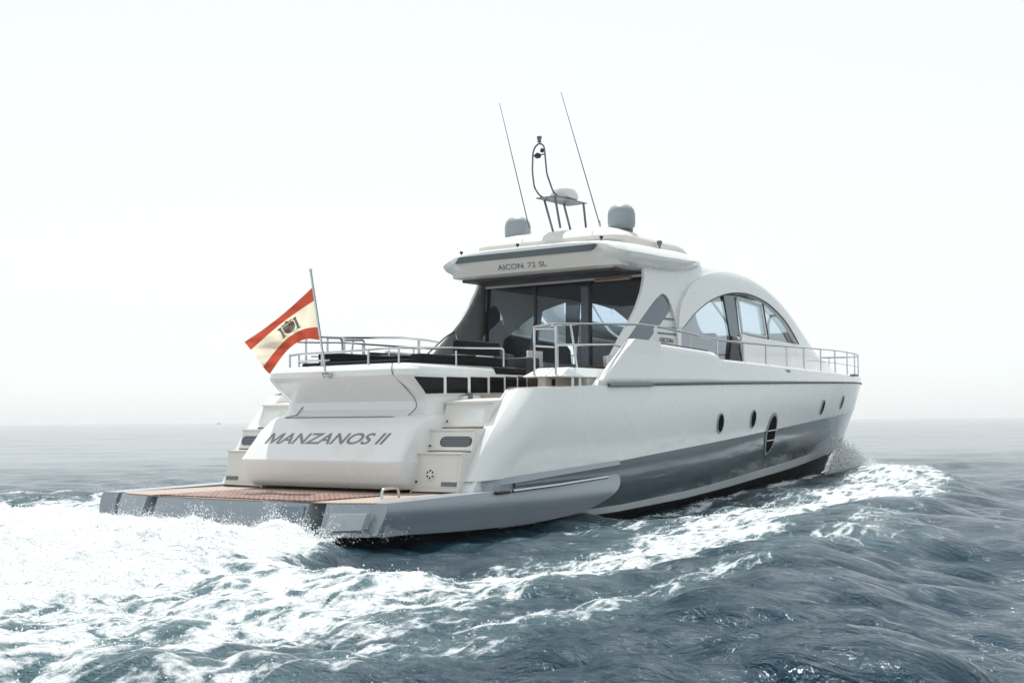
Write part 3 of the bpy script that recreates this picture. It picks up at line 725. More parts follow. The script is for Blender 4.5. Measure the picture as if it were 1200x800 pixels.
def resm(rows, n=4):
    out = []; A = np.array(rows)
    for i in range(len(A)-1):
        p0 = A[max(i-1, 0)]; p1 = A[i]; p2 = A[i+1]; p3 = A[min(i+2, len(A)-1)]
        for k in range(n):
            t = k/n; out.append(.5*((2*p1)+(-p0+p2)*t+(2*p0-5*p1+4*p2-p3)*t*t+(-p0+3*p1-3*p2+p3)*t**3))
    out.append(A[-1]); return [[tuple(q) for q in r_] for r_ in out]
g = G(); g.loft(resm(rows)); top = g.go('hardtop', GEL, yacht, ang=38)
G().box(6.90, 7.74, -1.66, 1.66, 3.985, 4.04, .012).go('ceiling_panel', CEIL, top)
# fascia: dark recess and lettering
fn = lambda y, z, o: (6.775-(z-4.05)*.42-o, y, z)
g = G(); g.prism([(1.55, 4.30), (-1.38, 4.30), (-1.5, 4.405), (1.42, 4.405)], lambda y, z: fn(y, z, .125), lambda y, z: fn(y, z, -.1)); g.go('fascia_vent', DGREY, top, smooth=False)
g = G(); v, f = sheet([(1.78, 4.055), (-1.84, 4.055), (-1.70, 4.315), (1.70, 4.315)], [], lambda y, z: fn(y, z, .11-.16*(abs(y)/1.84)**7), .08); g.add(*thick(v, f, (.25, 0, 0))); fas = g.go('fascia', GEL2, top)
for w_, y_, m_ in (('AICON', .62, GREYL), ('72', -.03, COPPER), ('SL', -.27, GREYL)):
    text('model_lettering', w_, .135, fn(y_, 4.12, .112), (0, -1, 0), (-.42, 0, 1), m_, fas, ext=.004, sx=1.3, bold=.002)
# raised sunroof coaming
def cring(x0, x1, w, z, r_=.35, n=6):
    P = []
    for cx, cy, a0 in ((x1-r_*1.6, w-r_, 0), (x0+r_, w-r_, 90), (x0+r_, -w+r_, 180), (x1-r_*1.6, -w+r_, 270)):
        rx = r_*1.6 if a0 in (0, 270) else r_
        for k in range(n+1): a = R(a0+90*k/n); P.append((cx+rx*math.cos(a), cy+r_*math.sin(a), z))
    return P
g = G(); g.loft([cring(7.35, 10.4, 1.55, 4.4), cring(7.2, 10.2, 1.56, 4.50), cring(7.08, 10.0, 1.58, 4.57), cring(7.07, 9.9, 1.57, 4.64), cring(7.13, 9.6, 1.48, 4.73), cring(7.28, 9.3, 1.32, 4.80), cring(7.48, 9.1, 1.12, 4.86), cring(7.75, 8.9, .92, 4.90), cring(8.0, 8.7, .7, 4.91)])
roof = g.go('sunroof_coaming', GEL2, yacht, ang=38)

for x, y, h in ((7.0, 1.75, .09), (6.85, .35, .1), (6.8, -1.45, .07)):
    g = G(); g.tube([(x, y, 4.48), (x, y, 4.48+h)], .012, 6); g.lathe([(.03, 0), (.035, .02), (.03, .04)], (x, y, 4.48+h-.02), 10); g.go('roof_light', BLACK, top)
g = G(); g.lathe([(.015, 0), (.018, .05), (.045, .1), (.05, .15)], (8.45, -1.66, 4.5), 12); g.go('horn', DGREY, top)
g = G()
for y in (.75, 1.1, -.2): g.tube([(6.82, y, 4.48), (7.0, y, 4.56)], .01, 5)
g.go('roof_stay', STEEL, top)

# domes, antennas, radar arch
def dome(y):
    g = G(); g.lathe([(.20, 0), (.215, .03), (.235, .05), (.25, .12), (.25, .27), (.235, .35), (.19, .42), (.11, .46), (.03, .47), (.0, .471)], (7.98, y, 4.84), 32)
    o = g.go('satellite_dome', DOME, roof); G().lathe([(.2, 0), (.21, .05), (.2, .06)], (7.98, y, 4.79), 24).go('dome_base', DGREY, o)
    return o
dome(1.15); dome(-1.15)
for y in (.77, -.77):
    g = G(); a = (7.87, y, 4.92); b_ = (6.9 if y > 0 else 6.62, y, 7.24 if y > 0 else 7.14)
    g.tube([a, tuple(np.array(a)*.5+np.array(b_)*.5), b_], .012, 6, rad=[.013, .010, .0055]); o = g.go('whip_antenna', DGREY, roof)
    G().tube([(7.87, y, 4.86), (7.83, y, 5.03)], .022, 8).go('antenna_base', STEEL, o)
mast = None
g = G(); legs = [((7.78, .2), (7.5, .2)), ((7.42, -.2), (7.28, -.18)), ((8.42, .2), (8.15, .2)), ((8.3, -.2), (8.2, -.2))]
G_ = G(); G_.box(7.25, 8.3, -.22, .22, 5.455, 5.475, .006)
mast = G_.go('radar_mast', DSTEEL, roof)
for (a, b1), (c, d) in legs:
    G().tube([(a, b1, 4.9), (c, d, 5.46)], .022, 8).go('leg', DSTEEL, mast)
g = G()
g.tube([(7.5, .13, 5.47), (7.25, .13, 5.5), (7.08, .13, 5.62), (7.02, .13, 5.9), (7.04, .13, 6.25), (7.06, .1, 6.36), (7.06, 0, 6.42), (7.06, -.1, 6.36), (7.04, -.13, 6.25), (7.1, -.13, 5.85), (7.3, -.13, 5.55), (7.5, -.13, 5.47)], .016, 8, rnd=.07)
g.go('mast_hoop', DSTEEL, mast)
G().lathe([(.22, 0), (.26, .015), (.27, .05), (.25, .12), (.215, .185), (.17, .205), (0, .22)], (7.85, 0, 5.49), 28, sx=1.0).go('radar_scanner', WPL, mast)
g = G(); g.lathe([(.03, 0), (.045, .015), (.03, .03), (.03, .05), (.045, .06), (.045, .11), (.0, .12)], (7.06, 0, 6.43), 12); g.go('anchor_light', DGREY, mast)
g = G(); g.lathe([(.02, 0), (.06, .02), (.06, .07), (.03, .1)], (7.05, .03, 6.14), 12); g.tube([(7.05, .13, 6.2), (7.05, -.13, 6.2)], .012, 6); g.lathe([(.02, 0), (.04, .02), (.03, .07)], (7.06, -.06, 6.24), 10); g.go('hailer', BLACK, mast)

# ------------------------------------------------------------ starboard cockpit furniture and rails (mirrored)
g = G(); rg = []
def lockring(x0, x1, y0, y1, z): return [(x0, y0, z), (x0, y1, z), (x1, y1, z), (x1, y0, z)]
g.loft([lockring(4.05, 5.25, -2.48, -1.82, 2.07), lockring(3.98, 5.35, -2.52, -1.78, 2.085), lockring(4.25, 5.45, -2.44, -1.88, 2.22), lockring(4.3, 5.45, -2.42, -1.9, 2.225)])
g.mirror(); lk = g.go('coaming_locker', GEL, yacht, smooth=False)
G().box(4.75, 5.5, -2.45, -1.85, 1.8, 2.08, .02).mirror().go('locker_base', GEL2, lk)
G().box(4.12, 4.3, -2.1, -1.95, 1.8, 2.08, .02).mirror().go('locker_leg', GEL2, lk)
for x in (4.4, 4.6): G().tube([(x, -2.4, 1.9), (x, -2.4, 2.08)], .03, 8).mirror().go('locker_post', STEEL, lk)
g = G(); YR = -2.34
for y in (-1.95, YR): g.tube([(4.05+.0*(y == YR), y, 2.1), (4.05, y, 2.84)], .02, 8)
g.tube([(4.05, -1.95, 2.83), (4.02, YR, 2.86), (6.2, -2.5, 2.97), (6.9, -2.54, 2.96), (8.55, -2.56, 2.86), (9.0, -2.55, 2.84)], .021, 8, rnd=.06)
g.tube([(4.05, -1.95, 2.8), (4.6, -2.0, 2.83), (4.6, -2.0, 2.2)], .02, 8, rnd=.07)
g.tube([(4.05, YR, 2.55), (5.6, -2.44, 2.62), (5.95, -2.48, 2.52), (6.0, -2.5, 2.35)], .018, 8, rnd=.1)
g.tube([(4.05, -1.95, 2.55), (4.6, -2.0, 2.55)], .016, 8)
g.tube([(4.6, -2.36, 2.2), (4.6, -2.25, 2.87)], .018, 8)
g.tube([(6.7, -2.54, 2.68), (6.7, -2.54, 2.96)], .03, 8)
g.mirror(); g.go('boarding_gate_rail', STEEL, yacht)
g = G()
RX = [8.79, 9.86, 10.88, 11.95, 13.0, 14.21, 15.51, 17.02, 18.5, 20.0, 21.4]
ry = lambda x: hb('top', x)-.07
rz = lambda x: ip(x, [8.79, 11, 14, 17, 21.4], [2.83, 2.84, 2.90, 2.97, 3.08])
xs_ = list(np.linspace(8.79, 21.4, 40))
g.tube([(x, -ry(x), rz(x)) for x in xs_]+[(22.0, -.1, 3.1), (22.0, .1, 3.1)]+[(x, ry(x), rz(x)) for x in xs_[::-1]], .019, 8)
br = g.go('bow_rail', STEEL, yacht)
g = G(); g.tube([(x, -ry(x), rz(x)*.45+ZT(x)*.55) for x in list(np.linspace(13.2, 21.4, 25))], .009, 6); g.mirror(); g.go('mid_rail', STEEL, br)
for sgn in (-1, 1):
    for x in RX: G().tube([(x, sgn*ry(x), ZT(x)-.03), (x, sgn*ry(x), rz(x))], .017, 8).go('rail_post', STEEL, br)
g = G(); g.box(11.55, 11.9, -hb('top', 11.7)-.012, -hb('top', 11.7)+.03, 2.34, 2.39, .006); g.box(17.3, 17.6, -1.85, -1.75, 2.42, 2.47, .01); g.mirror(); g.go('fairlead', DGREY, bul)

# cockpit table, sofa
tb = tag(empty('cockpit_table', (5.9, .75, 1.8)), 'dark wooden table with a steel pedestal in front of the saloon glass doors', 'table')
g = G(); g.lathe([(.50, 0), (.54, .015), (.54, .035), (.5, .045)], (5.9, .75, 2.52), 32, sx=1.0, sy=1.2); g.go('table_top', WOODD, tb)
g = G(); g.lathe([(.2, 0), (.2, .02), (.04, .04), (.04, .7), (.12, .72)], (5.9, .75, 1.8), 20); g.go('pedestal', STEEL, tb)
for (x, y, lab) in ((5.2, .1, 'white backed cockpit chair nearest the stern module cushions'), (6.5, .0, 'white backed cockpit chair closest to the saloon doors')):
    ch = tag(empty('cockpit_chair', (x, y, 1.8)), lab, 'chair', 'chairs at the cockpit table')
    G().box(x-.24, x+.24, y-.24, y+.24, 2.22, 2.29, .02).go('seat', CUSH, ch)
    G().box(x-.23, x+.23, y-.27, y-.23, 2.33, 2.64, .015).go('backrest', GEL, ch)
    for dx in (-.2, .2):
        for dy in (-.2, .2): G().tube([(x+dx, y+dy, 1.8), (x+dx, y+dy, 2.23 if dy > 0 else 2.35)], .014, 6).go('leg', STEEL, ch)
sf = tag(empty('cockpit_sofa', (5.4, 1.75, 1.8)), 'charcoal cockpit sofa along the far side, left of the saloon doors', 'sofa')
G().box(4.6, 7.0, 1.35, 1.95, 1.8, 2.2, .03).go('sofa_base', GEL2, sf); G().box(4.6, 7.0, 1.3, 1.9, 2.2, 2.32, .04).go('seat', CUSH, sf); G().box(4.6, 7.0, 1.82, 1.95, 2.3, 2.62, .04).go('backrest', CUSH, sf)
lk2 = G().box(4.62, 5.0, -1.4, -.9, 1.8, 2.42, .03).go('cockpit_locker', BLACK, None, origin=(4.8, -1.15, 1.8)); tag(lk2, 'dark locker at the head of the boarding steps, right of the charcoal cushions', 'locker')

# ------------------------------------------------------------ flag
def flagmat(name, col):
    M = mat(name, col, .8, bump=.3, bscale=30); t = M.node_tree; b = t.nodes['Principled BSDF']; out_ = t.nodes['Material Output']
    tr = t.nodes.new('ShaderNodeBsdfTranslucent'); tr.inputs[0].default_value = (*col, 1); mx = t.nodes.new('ShaderNodeMixShader'); mx.inputs[0].default_value = .5
    t.links.new(b.outputs[0], mx.inputs[1]); t.links.new(tr.outputs[0], mx.inputs[2]); t.links.new(mx.outputs[0], out_.inputs[0]); return M
FR = flagmat('red_cloth', (.47, .08, .045)); FY = flagmat('yellow_cloth', (.82, .76, .60)); FG = flagmat('grey_print', (.36, .40, .42)); FD = flagmat('dark_print', (.26, .25, .23)); FM = flagmat('maroon_print', (.40, .22, .17))
TH, BH, TF, BF = [np.array(p) for p in ((1.335, .02, 3.34), (1.49, .02, 2.60), (.80, .82, 2.58), (1.27, .80, 2.13))]
fnrm = np.cross(TF-TH, BH-TH); fnrm /= np.linalg.norm(fnrm)
def fp(u, v, off=0):
    """u 0 hoist..1 fly, v 0 top..1 bottom"""
    p = (TH*(1-v)+BH*v)*(1-u)+(TF*(1-v)+BF*v)*u
    p = p+np.array([0, 0, 1.])*(-.13*math.sin(math.pi*u)*(1-v)*.35+.19*math.sin(math.pi*u)*v+.05*math.sin(math.pi*u)*(1-abs(2*v-1)))
    p = p+fnrm*(.085*math.sin(u*9.5-v*3.6)*min(1, u*3)+.045*math.sin(u*19+v*6+1)*u+.07*math.sin(v*6+u*3)*u+.012*math.sin(u*40+v*22)*u+off)
    return tuple(p)
flag = tag(empty('ensign_flag', tuple(BH)), 'red and yellow striped ensign with a grey crest, blowing from the stern flagstaff', 'flag')
def flagpart(v0, v1, name, mt):
    NU, NV = 60, 16; g = G()
    g.loft([[fp(i/NU, v0+(v1-v0)*j/NV) for i in range(NU+1)] for j in range(NV+1)], False, False, closed=False); return g.go(name, mt, flag, ang=80)
flagpart(0, .25, 'red_stripe', FR); fy = flagpart(.25, .75, 'yellow_stripe', FY); flagpart(.75, 1, 'red_stripe', FR)
def fdec(poly, name, mt, off):
    for o_ in (off, -off):
        g = G(); v, f = sheet(poly, [], lambda u, w: fp(u, w, o_), .03); g.add(v, f)
        g.go(name, mt, fy)
_fd = fdec
def fdec(poly, name, mt, off): _fd([(U0+(u-U0)*1.15, V0+(w-V0)*1.15) for u, w in poly], name, mt, off)
U0, V0, KS = .46, .5, 1.35
shield = [(U0-.085, V0-.08), (U0+.085, V0-.08), (U0+.085, V0+.07), (U0+.05, V0+.13), (U0, V0+.155), (U0-.05, V0+.13), (U0-.085, V0+.07)]
fdec(shield, 'crest_shield', FG, .004)
fdec([(U0-.085, V0-.08), (U0, V0-.08), (U0, V0+.03), (U0-.085, V0+.03)], 'crest_quarter', FM, .006)
fdec([(U0, V0+.03), (U0+.085, V0+.03), (U0+.08, V0+.08), (U0+.045, V0+.128), (U0, V0+.148)], 'crest_quarter', FM, .006)
fdec([(U0-.07, V0-.1), (U0-.08, V0-.16), (U0-.035, V0-.13), (U0, V0-.19), (U0+.035, V0-.13), (U0+.08, V0-.16), (U0+.07, V0-.1)], 'crest_crown', FD, .004)
for s_ in (-1, 1):
    a = U0+s_*.115; fdec([(a-.018, V0-.09), (a+.018, V0-.09), (a+.018, V0+.13), (a-.018, V0+.13)], 'crest_pillar', FG, .004)
    fdec([(a-.03, V0-.135), (a+.03, V0-.135), (a+.024, V0-.092), (a-.024, V0-.092)], 'crest_pillar_cap', FD, .004)
    fdec([(a-.03, V0+.132), (a+.03, V0+.132), (a+.03, V0+.155), (a-.03, V0+.155)], 'crest_pillar_base', FD, .004)

# ------------------------------------------------------------ sea
def vnoise(x, y, seed):
    r_ = np.random.default_rng(seed); T = r_.random((256, 256)).astype(np.float32)
    xi = np.floor(x).astype(int); yi = np.floor(y).astype(int); fx = x-xi; fy_ = y-yi
    fx = fx*fx*(3-2*fx); fy_ = fy_*fy_*(3-2*fy_)
    a = T[xi & 255, yi & 255]; b = T[(xi+1) & 255, yi & 255]; c = T[xi & 255, (yi+1) & 255]; d = T[(xi+1) & 255, (yi+1) & 255]
    return (a*(1-fx)+b*fx)*(1-fy_)+(c*(1-fx)+d*fx)*fy_
def fbm(x, y, seed, oc=4, g_=.5):
    s = 0; a = 1; t = 0
    for k in range(oc): s = s+a*vnoise(x*2**k+17*k, y*2**k+31*k, seed+k); t += a; a *= g_
    return s/t-.5
def ss(x, a, b): t = np.clip((x-a)/(b-a), 0, 1); return t*t*(3-2*t)
CXs = [-30, -9, -4.8, -1.6, 2, 4.6, 8.5, 12.8, 16.5, 19]; CYs = [22, 12.2, 10.1, 8.5, 7.5, 7.15, 6.1, 5.2, 3.6, 1.2]     # crest distance off the centreline
INX = [-30, -7, -3.4, -1.5, .4, 3.7, 8.4, 14, 18]; INY_ = [7.0, 6.2, 5.5, 5.0, 4.7, 4.35, 3.7, 2.7, 1.5]                   # inner edge of side foam
OUX = [-30, -7, -5, -2.9, 2, 8.5, 12.3, 16, 19]; OUY = [7.5, 6.9, 7.2, 7.4, 7.3, 6.1, 5.5, 3.9, 1.5]
def wake(x, y):
    ay = np.abs(y); yc = np.interp(x, CXs, CYs); d = ay-yc
    amp = np.interp(x, [-30, -8, 0, 5, 12, 15, 18, 19.5], [.1, .17, .23, .23, .23, .24, .18, 0])
    wob = 1+.5*fbm(x*.5, y*.5, 51, 2)
    h = amp*wob*np.exp(-(d/np.where(d > 0, .9, 1.5))**2)
    h = h+.2*amp*np.exp(-((d-3.4)/1.3)**2)-.25*amp*np.exp(-((d-1.9)/1.0)**2)+.2*amp*np.exp(-((d-6.5)/1.6)**2)
    # trough beside the hull
    h = h-.13*np.exp(-((ay-3.2)/1.2)**2)*ss(x, -3, 1)*(1-ss(x, 6, 10))+.13*np.exp(-((ay-3.0)/1.1)**2)*ss(x, 7, 11)*(1-ss(x, 15, 18))
    # bow mound
    h = h+.16*np.exp(-(((x-16.8)/1.6)**2+((ay-2.2)/.8)**2))
    # stern wash
    ws = np.interp(-x, [.4, 2, 5, 9, 30], [2.6, 3.3, 4.5, 5.4, 8]); inside = ss(ws-ay, -.6, .9)*ss(-x, .5, 1.3)
    h = h+inside*(np.interp(-x, [0, 1, 2.5, 5, 9, 30], [.0, .18, .25, .15, .05, 0]))
    # foam density
    yi = np.interp(x, INX, INY_); yo = np.interp(x, OUX, OUY)
    wv = fbm(x*.35, y*.9, 61, 3)*1.3
    sb = ss(ay+wv*.8, yi-.7, yi+1.1)*(1-.55*ss(ay+wv, yo-.9, yo+.2)-.45*ss(ay+wv, yo+.1, yo+1.1))
    f = sb*np.interp(x, [-30, -8, -4, 2, 7, 12.5, 18.5, 19.5], [.4, .60, .73, .75, .75, .79, .84, 0])
    f = np.maximum(f, .42*ss(ay, yo-.2, yo+.3)*(1-ss(ay+wv, yo+.4, yo+1.8))*np.interp(x, [-20, -8, 4, 9], [.9, 1.35, 1.4, .7]))
    hbw = np.interp(x, [2, 8, 11, 13, 15, 17, 18.5], [2.5, 2.45, 2.3, 2.1, 1.75, 1.25, .8]); f = np.maximum(f, (.72+.5*wv*.4)*np.exp(-((ay-hbw-.12)/.3)**2)*ss(x, 3, 6)*(1-ss(x, 18, 19)))
    f = np.maximum(f, .53*ss(ay, 2.6, 3.1)*(1-ss(ay, yi, yi+1))*ss(x, -1, 3)*(1-ss(x, 15, 17)))
    f = np.maximum(f, .72*np.exp(-(d/.45)**2)*ss(x, 6, 9)*(1-ss(x, 18, 19.5)))
    st_ = inside*np.interp(-x, [0, .7, 1.2, 4, 7, 12, 30], [.3, 1.0, 1.3, 1.15, .85, .68, .4])
    f = np.maximum(f, st_+inside*wv*.25)
    mid = ss(-x, .5, 3)*(1-ss(ay+wv*.7, yi+.3, yo+.4))*np.interp(-x, [0, 3, 6, 9, 30], [.0, .76, .76, .62, .4])
    f = np.maximum(f, mid)
    pw = ss(-x, -5, 1)*ss(y, 2.0, 4)*(1-ss(y+wv, 9, 11))*.72
    f = np.maximum(f, pw)
    f = np.maximum(f, 1.1*np.exp(-(((x-17.2)/1.9)**2+((ay-2.4)/.9)**2)))
    return h, f, inside, sb
rat = 1.0066; r_ = 2.6*rat**np.arange(int(math.log(9000/2.6)/math.log(rat))+1)
da = np.concatenate([np.arange(-178, -42, 4.), np.arange(-42, -26, .5), np.arange(-26, 27, .075), np.arange(27, 42, .5), np.arange(42, 180, 4.)])
NR, NA = len(r_), len(da)
RR, AA = np.meshgrid(r_, R(1)*da+YAW, indexing='ij')
X = CAM[0]+RR*np.cos(AA); Y = CAM[1]+RR*np.sin(AA)
Hh, Fm, ins, sbm = wake(X, Y)
RP = (1-.35*ss(np.abs(Y)-np.interp(X, CXs, CYs), .3, 2.5))*(1-.6*ss(np.hypot(np.maximum(np.abs(X-2)-14, 0), np.maximum(np.abs(Y)-8.5, 0)), 1.5, 22))
Z = Hh.copy(); LUMPF = 1
DX = np.zeros_like(Z); DY = np.zeros_like(Z)
wr = np.random.default_rng(5); spacing = RR*(rat-1)
far = np.clip(RR/15., 0, 1)
calm = 1-.55*ins
for k in range(130):
    lam = .2*(60)**(wr.random()**1.15); th = YAW+math.pi*.92+wr.normal()*.75; ph = wr.random()*6.283
    kk = 2*math.pi/lam; slope = .033*(1.1 if lam < .9 else (.85 if lam < 1.8 else (.5 if lam < 4 else .25))); a = slope/kk
    a = a*(1.5-1.1*np.clip((RR-9)/60., 0, 1)**.7)
    att = np.clip((lam/spacing-2.5)/2.5, 0, 1)*a*calm*(RP if lam < 4 else 1)
    arg = kk*(X*math.cos(th)+Y*math.sin(th))+ph+1.2*np.sin(.31*X+.17*Y+k)
    sn = np.sin(arg); Z += att*sn
    cs = np.cos(arg)*att*1.0; DX -= cs*math.cos(th); DY -= cs*math.sin(th)
X2 = X+DX; Y2 = Y+DY
fq = np.clip(Fm, 0, 1.2)
lump = fbm(X*1.5, Y*1.5, 81, 5, .6); fine = fbm(X*6, Y*6, 91, 4, .65)
nearm = np.clip((1.2/np.maximum(spacing, 1e-3))/12, 0, 1)
lump2 = .5-np.abs(fbm(X*2.3, Y*2.3, 101, 4, .6))*2; fine2 = .5-np.abs(fbm(X*7, Y*7, 121, 3, .6))*2
Z += nearm*(ss(fq, .25, 1.)*(.12*lump+.07*lump2+.03*fine+.03*fine2)+ins*(.30*np.abs(lump)*ss(fq, .7, 1.2)+.14*lump+.07*fine))
V = np.stack([X2, Y2, Z], -1).reshape(-1, 3).astype(np.float32)
i, j = np.meshgrid(np.arange(NR-1), np.arange(NA), indexing='ij'); j2 = (j+1) % NA
F = np.stack([i*NA+j, (i+1)*NA+j, (i+1)*NA+j2, i*NA+j2], -1).reshape(-1, 4).astype(np.int32)
me = bpy.data.meshes.new('sea'); me.vertices.add(len(V)); me.vertices.foreach_set('co', V.ravel())
me.loops.add(len(F)*4); me.loops.foreach_set('vertex_index', F.ravel()); me.polygons.add(len(F))
me.polygons.foreach_set('loop_start', np.arange(0, len(F)*4, 4, dtype=np.int32)); me.polygons.foreach_set('loop_total', np.full(len(F), 4, np.int32))
me.update(calc_edges=True); me.shade_smooth()
dd = np.hypot(np.maximum(np.abs(X-2)-14, 0), np.maximum(np.abs(Y)-8.5, 0))
dcr = np.abs(Y)-np.interp(X, CXs, CYs)
rip = (1-.62*ss(dd, 1.5, 22))*(1-.42*ss(dcr, .2, 1.3))
ar = me.attributes.new('ripple', 'FLOAT', 'POINT'); ar.data.foreach_set('value', rip.astype(np.float32).ravel())
at = me.attributes.new('foam', 'FLOAT', 'POINT'); at.data.foreach_set('value', Fm.astype(np.float32).ravel())
sea = bpy.data.objects.new('sea', me); COL.objects.link(sea); tag(sea, 'dark blue choppy sea with a white foaming wake behind and beside the yacht', 'sea', kind='structure')

M = bpy.data.materials.new('sea_water'); M.use_nodes = True; t = M.node_tree; N = t.nodes; L = t.links; pb = N['Principled BSDF']
tc = N.new('ShaderNodeTexCoord')
def mth(op, a, b=None, c=None):
    n = N.new('ShaderNodeMath'); n.operation = op
    for i_, q in enumerate((a, b, c)):
        if q is None: continue
        if isinstance(q, (int, float)): n.inputs[i_].default_value = q
        else: L.new(q, n.inputs[i_])
    return n.outputs[0]
def noise(sc, det=5, scale=(1, 1, 1), rough=.55, dist=0):
    mp = N.new('ShaderNodeMapping'); mp.inputs['Scale'].default_value = scale; L.new(tc.outputs['Object'], mp.inputs[0])
    n = N.new('ShaderNodeTexNoise'); n.inputs['Scale'].default_value = sc; n.inputs['Detail'].default_value = det; n.inputs['Roughness'].default_value = rough; n.inputs['Distortion'].default_value = dist
    L.new(mp.outputs[0], n.inputs['Vector']); return n.outputs[0]
at_ = N.new('ShaderNodeAttribute'); at_.attribute_name = 'foam'; den = at_.outputs['Fac']
n1 = noise(1.5, 10, (.8, 1.1, 1), .74, .25); n2 = noise(6.5, 6, (.8, 1.05, 1), .7, .3)
vo = N.new('ShaderNodeTexVoronoi'); vo.feature = 'DISTANCE_TO_EDGE'; vo.inputs['Scale'].default_value = 3.2
mp = N.new('ShaderNodeMapping'); mp.inputs['Scale'].default_value = (.55, 1.2, 1); L.new(tc.outputs['Object'], mp.inputs[0])
dn = N.new('ShaderNodeTexNoise'); dn.inputs['Scale'].default_value = 2.5; dn.inputs['Detail'].default_value = 4; L.new(mp.outputs[0], dn.inputs['Vector'])
ad = N.new('ShaderNodeVectorMath'); ad.operation = 'MULTIPLY_ADD'; ad.inputs[1].default_value = (.9, .9, .9); L.new(dn.outputs[1], ad.inputs[0]); L.new(mp.outputs[0], ad.inputs[2]); L.new(ad.outputs[0], vo.inputs['Vector'])
lace = mth('SUBTRACT', 1, mth('MULTIPLY', vo.outputs['Distance'], 3.2))
mix = mth('ADD', mth('ADD', mth('MULTIPLY', n1, .62), mth('MULTIPLY', n2, .28)), mth('MULTIPLY', lace, .13))
mix = mth('ADD', mth('MULTIPLY', mth('SUBTRACT', mix, .5), 2.3), .5)
val = mth('ADD', mix, mth('SUBTRACT', den, 1.0))
mr = N.new('ShaderNodeMapRange'); mr.interpolation_type = 'SMOOTHSTEP'; mr.inputs[1].default_value = .08; mr.inputs[2].default_value = .42; L.new(val, mr.inputs[0]); foam = mr.outputs[0]
# aerated water: greenish grey under and round the foam
mr2 = N.new('ShaderNodeMapRange'); mr2.inputs[1].default_value = .25; mr2.inputs[2].default_value = 1.1; mr2.inputs[4].default_value = .8; L.new(den, mr2.inputs[0])
wc = N.new('ShaderNodeMix'); wc.data_type = 'RGBA'; wc.inputs[6].default_value = (.006, .030, .048, 1); wc.inputs[7].default_value = (.13, .22, .235, 1); L.new(mr2.outputs[0], wc.inputs[0])
fc = N.new('ShaderNodeMix'); fc.data_type = 'RGBA'; fc.inputs[7].default_value = (.71, .745, .755, 1); L.new(foam, fc.inputs[0]); L.new(wc.outputs[2], fc.inputs[6])
L.new(fc.outputs[2], pb.inputs['Base Color'])
rg_ = N.new('ShaderNodeMapRange'); rg_.inputs[3].default_value = .1; rg_.inputs[4].default_value = .75; L.new(foam, rg_.inputs[0]); L.new(rg_.outputs[0], pb.inputs['Roughness'])
pb.inputs['IOR'].default_value = 1.33; pb.inputs['Specular IOR Level'].default_value = .34; pb.inputs['Specular Tint'].default_value = (.72, .9, 1, 1)
def wnoise(sc, det, rough, dist):
    mp = N.new('ShaderNodeMapping'); mp.inputs['Rotation'].default_value = (0, 0, -YAW-.25); mp.inputs['Scale'].default_value = (1.25, .62, 1); L.new(tc.outputs['Object'], mp.inputs[0])
    n = N.new('ShaderNodeTexNoise'); n.inputs['Scale'].default_value = sc; n.inputs['Detail'].default_value = det; n.inputs['Roughness'].default_value = rough; n.inputs['Distortion'].default_value = dist
    L.new(mp.outputs[0], n.inputs['Vector']); return n.outputs[0]
ar_ = N.new('ShaderNodeAttribute'); ar_.attribute_name = 'ripple'; rp = ar_.outputs['Fac']
b0 = N.new('ShaderNodeBump'); b0.inputs['Strength'].default_value = .75; b0.inputs['Distance'].default_value = .02; L.new(wnoise(16, 4, .6, .5), b0.inputs['Height'])
b1 = N.new('ShaderNodeBump'); b1.inputs['Strength'].default_value = .85; b1.inputs['Distance'].default_value = .06; L.new(mth('SUBTRACT', 1, mth('POWER', mth('ABSOLUTE', mth('MULTIPLY_ADD', wnoise(3.6, 6, .58, .5), 2, -1)), .8)), b1.inputs['Height']); L.new(b0.outputs[0], b1.inputs['Normal'])
b2 = N.new('ShaderNodeBump'); b2.inputs['Strength'].default_value = .2; b2.inputs['Distance'].default_value = .25; L.new(wnoise(.9, 4, .6, .3), b2.inputs['Height']); L.new(b1.outputs[0], b2.inputs['Normal'])
for b_, k_ in ((b0, .8), (b1, .9), (b2, .24)): L.new(mth('MULTIPLY', rp, k_), b_.inputs['Strength'])
b3 = N.new('ShaderNodeBump'); b3.inputs['Distance'].default_value = .06; L.new(val, b3.inputs['Height']); L.new(mth('MULTIPLY', foam, .8), b3.inputs['Strength']); L.new(b2.outputs[0], b3.inputs['Normal'])
L.new(b3.outputs[0], pb.inputs['Normal'])
me.materials.append(M)

# ------------------------------------------------------------ spray
SPR = mat('white_spray', (.9, .92, .93), .6)
def spray(name, pts, sizes, label):
    base = np.array([(1, 0, 0), (-1, 0, 0), (0, 1, 0), (0, -1, 0), (0, 0, 1), (0, 0, -1)], np.float32)
    fc_ = np.array([(0, 2, 4), (2, 1, 4), (1, 3, 4), (3, 0, 4), (2, 0, 5), (1, 2, 5), (3, 1, 5), (0, 3, 5)])
    n = len(pts); jit = .6+.8*rng.random((n, 6, 1))
    v = (pts[:, None, :]+base[None]*sizes[:, None, None]*jit).reshape(-1, 3); f = (fc_[None]+6*np.arange(n)[:, None, None]).reshape(-1, 3)
    me = bpy.data.meshes.new(name); me.from_pydata(v.tolist(), [], f.tolist()); me.materials.append(SPR); me.shade_smooth()
    o = bpy.data.objects.new(name, me); COL.objects.link(o); tag(o, label, 'spray', kind='stuff'); return o
P = []; Sz = []
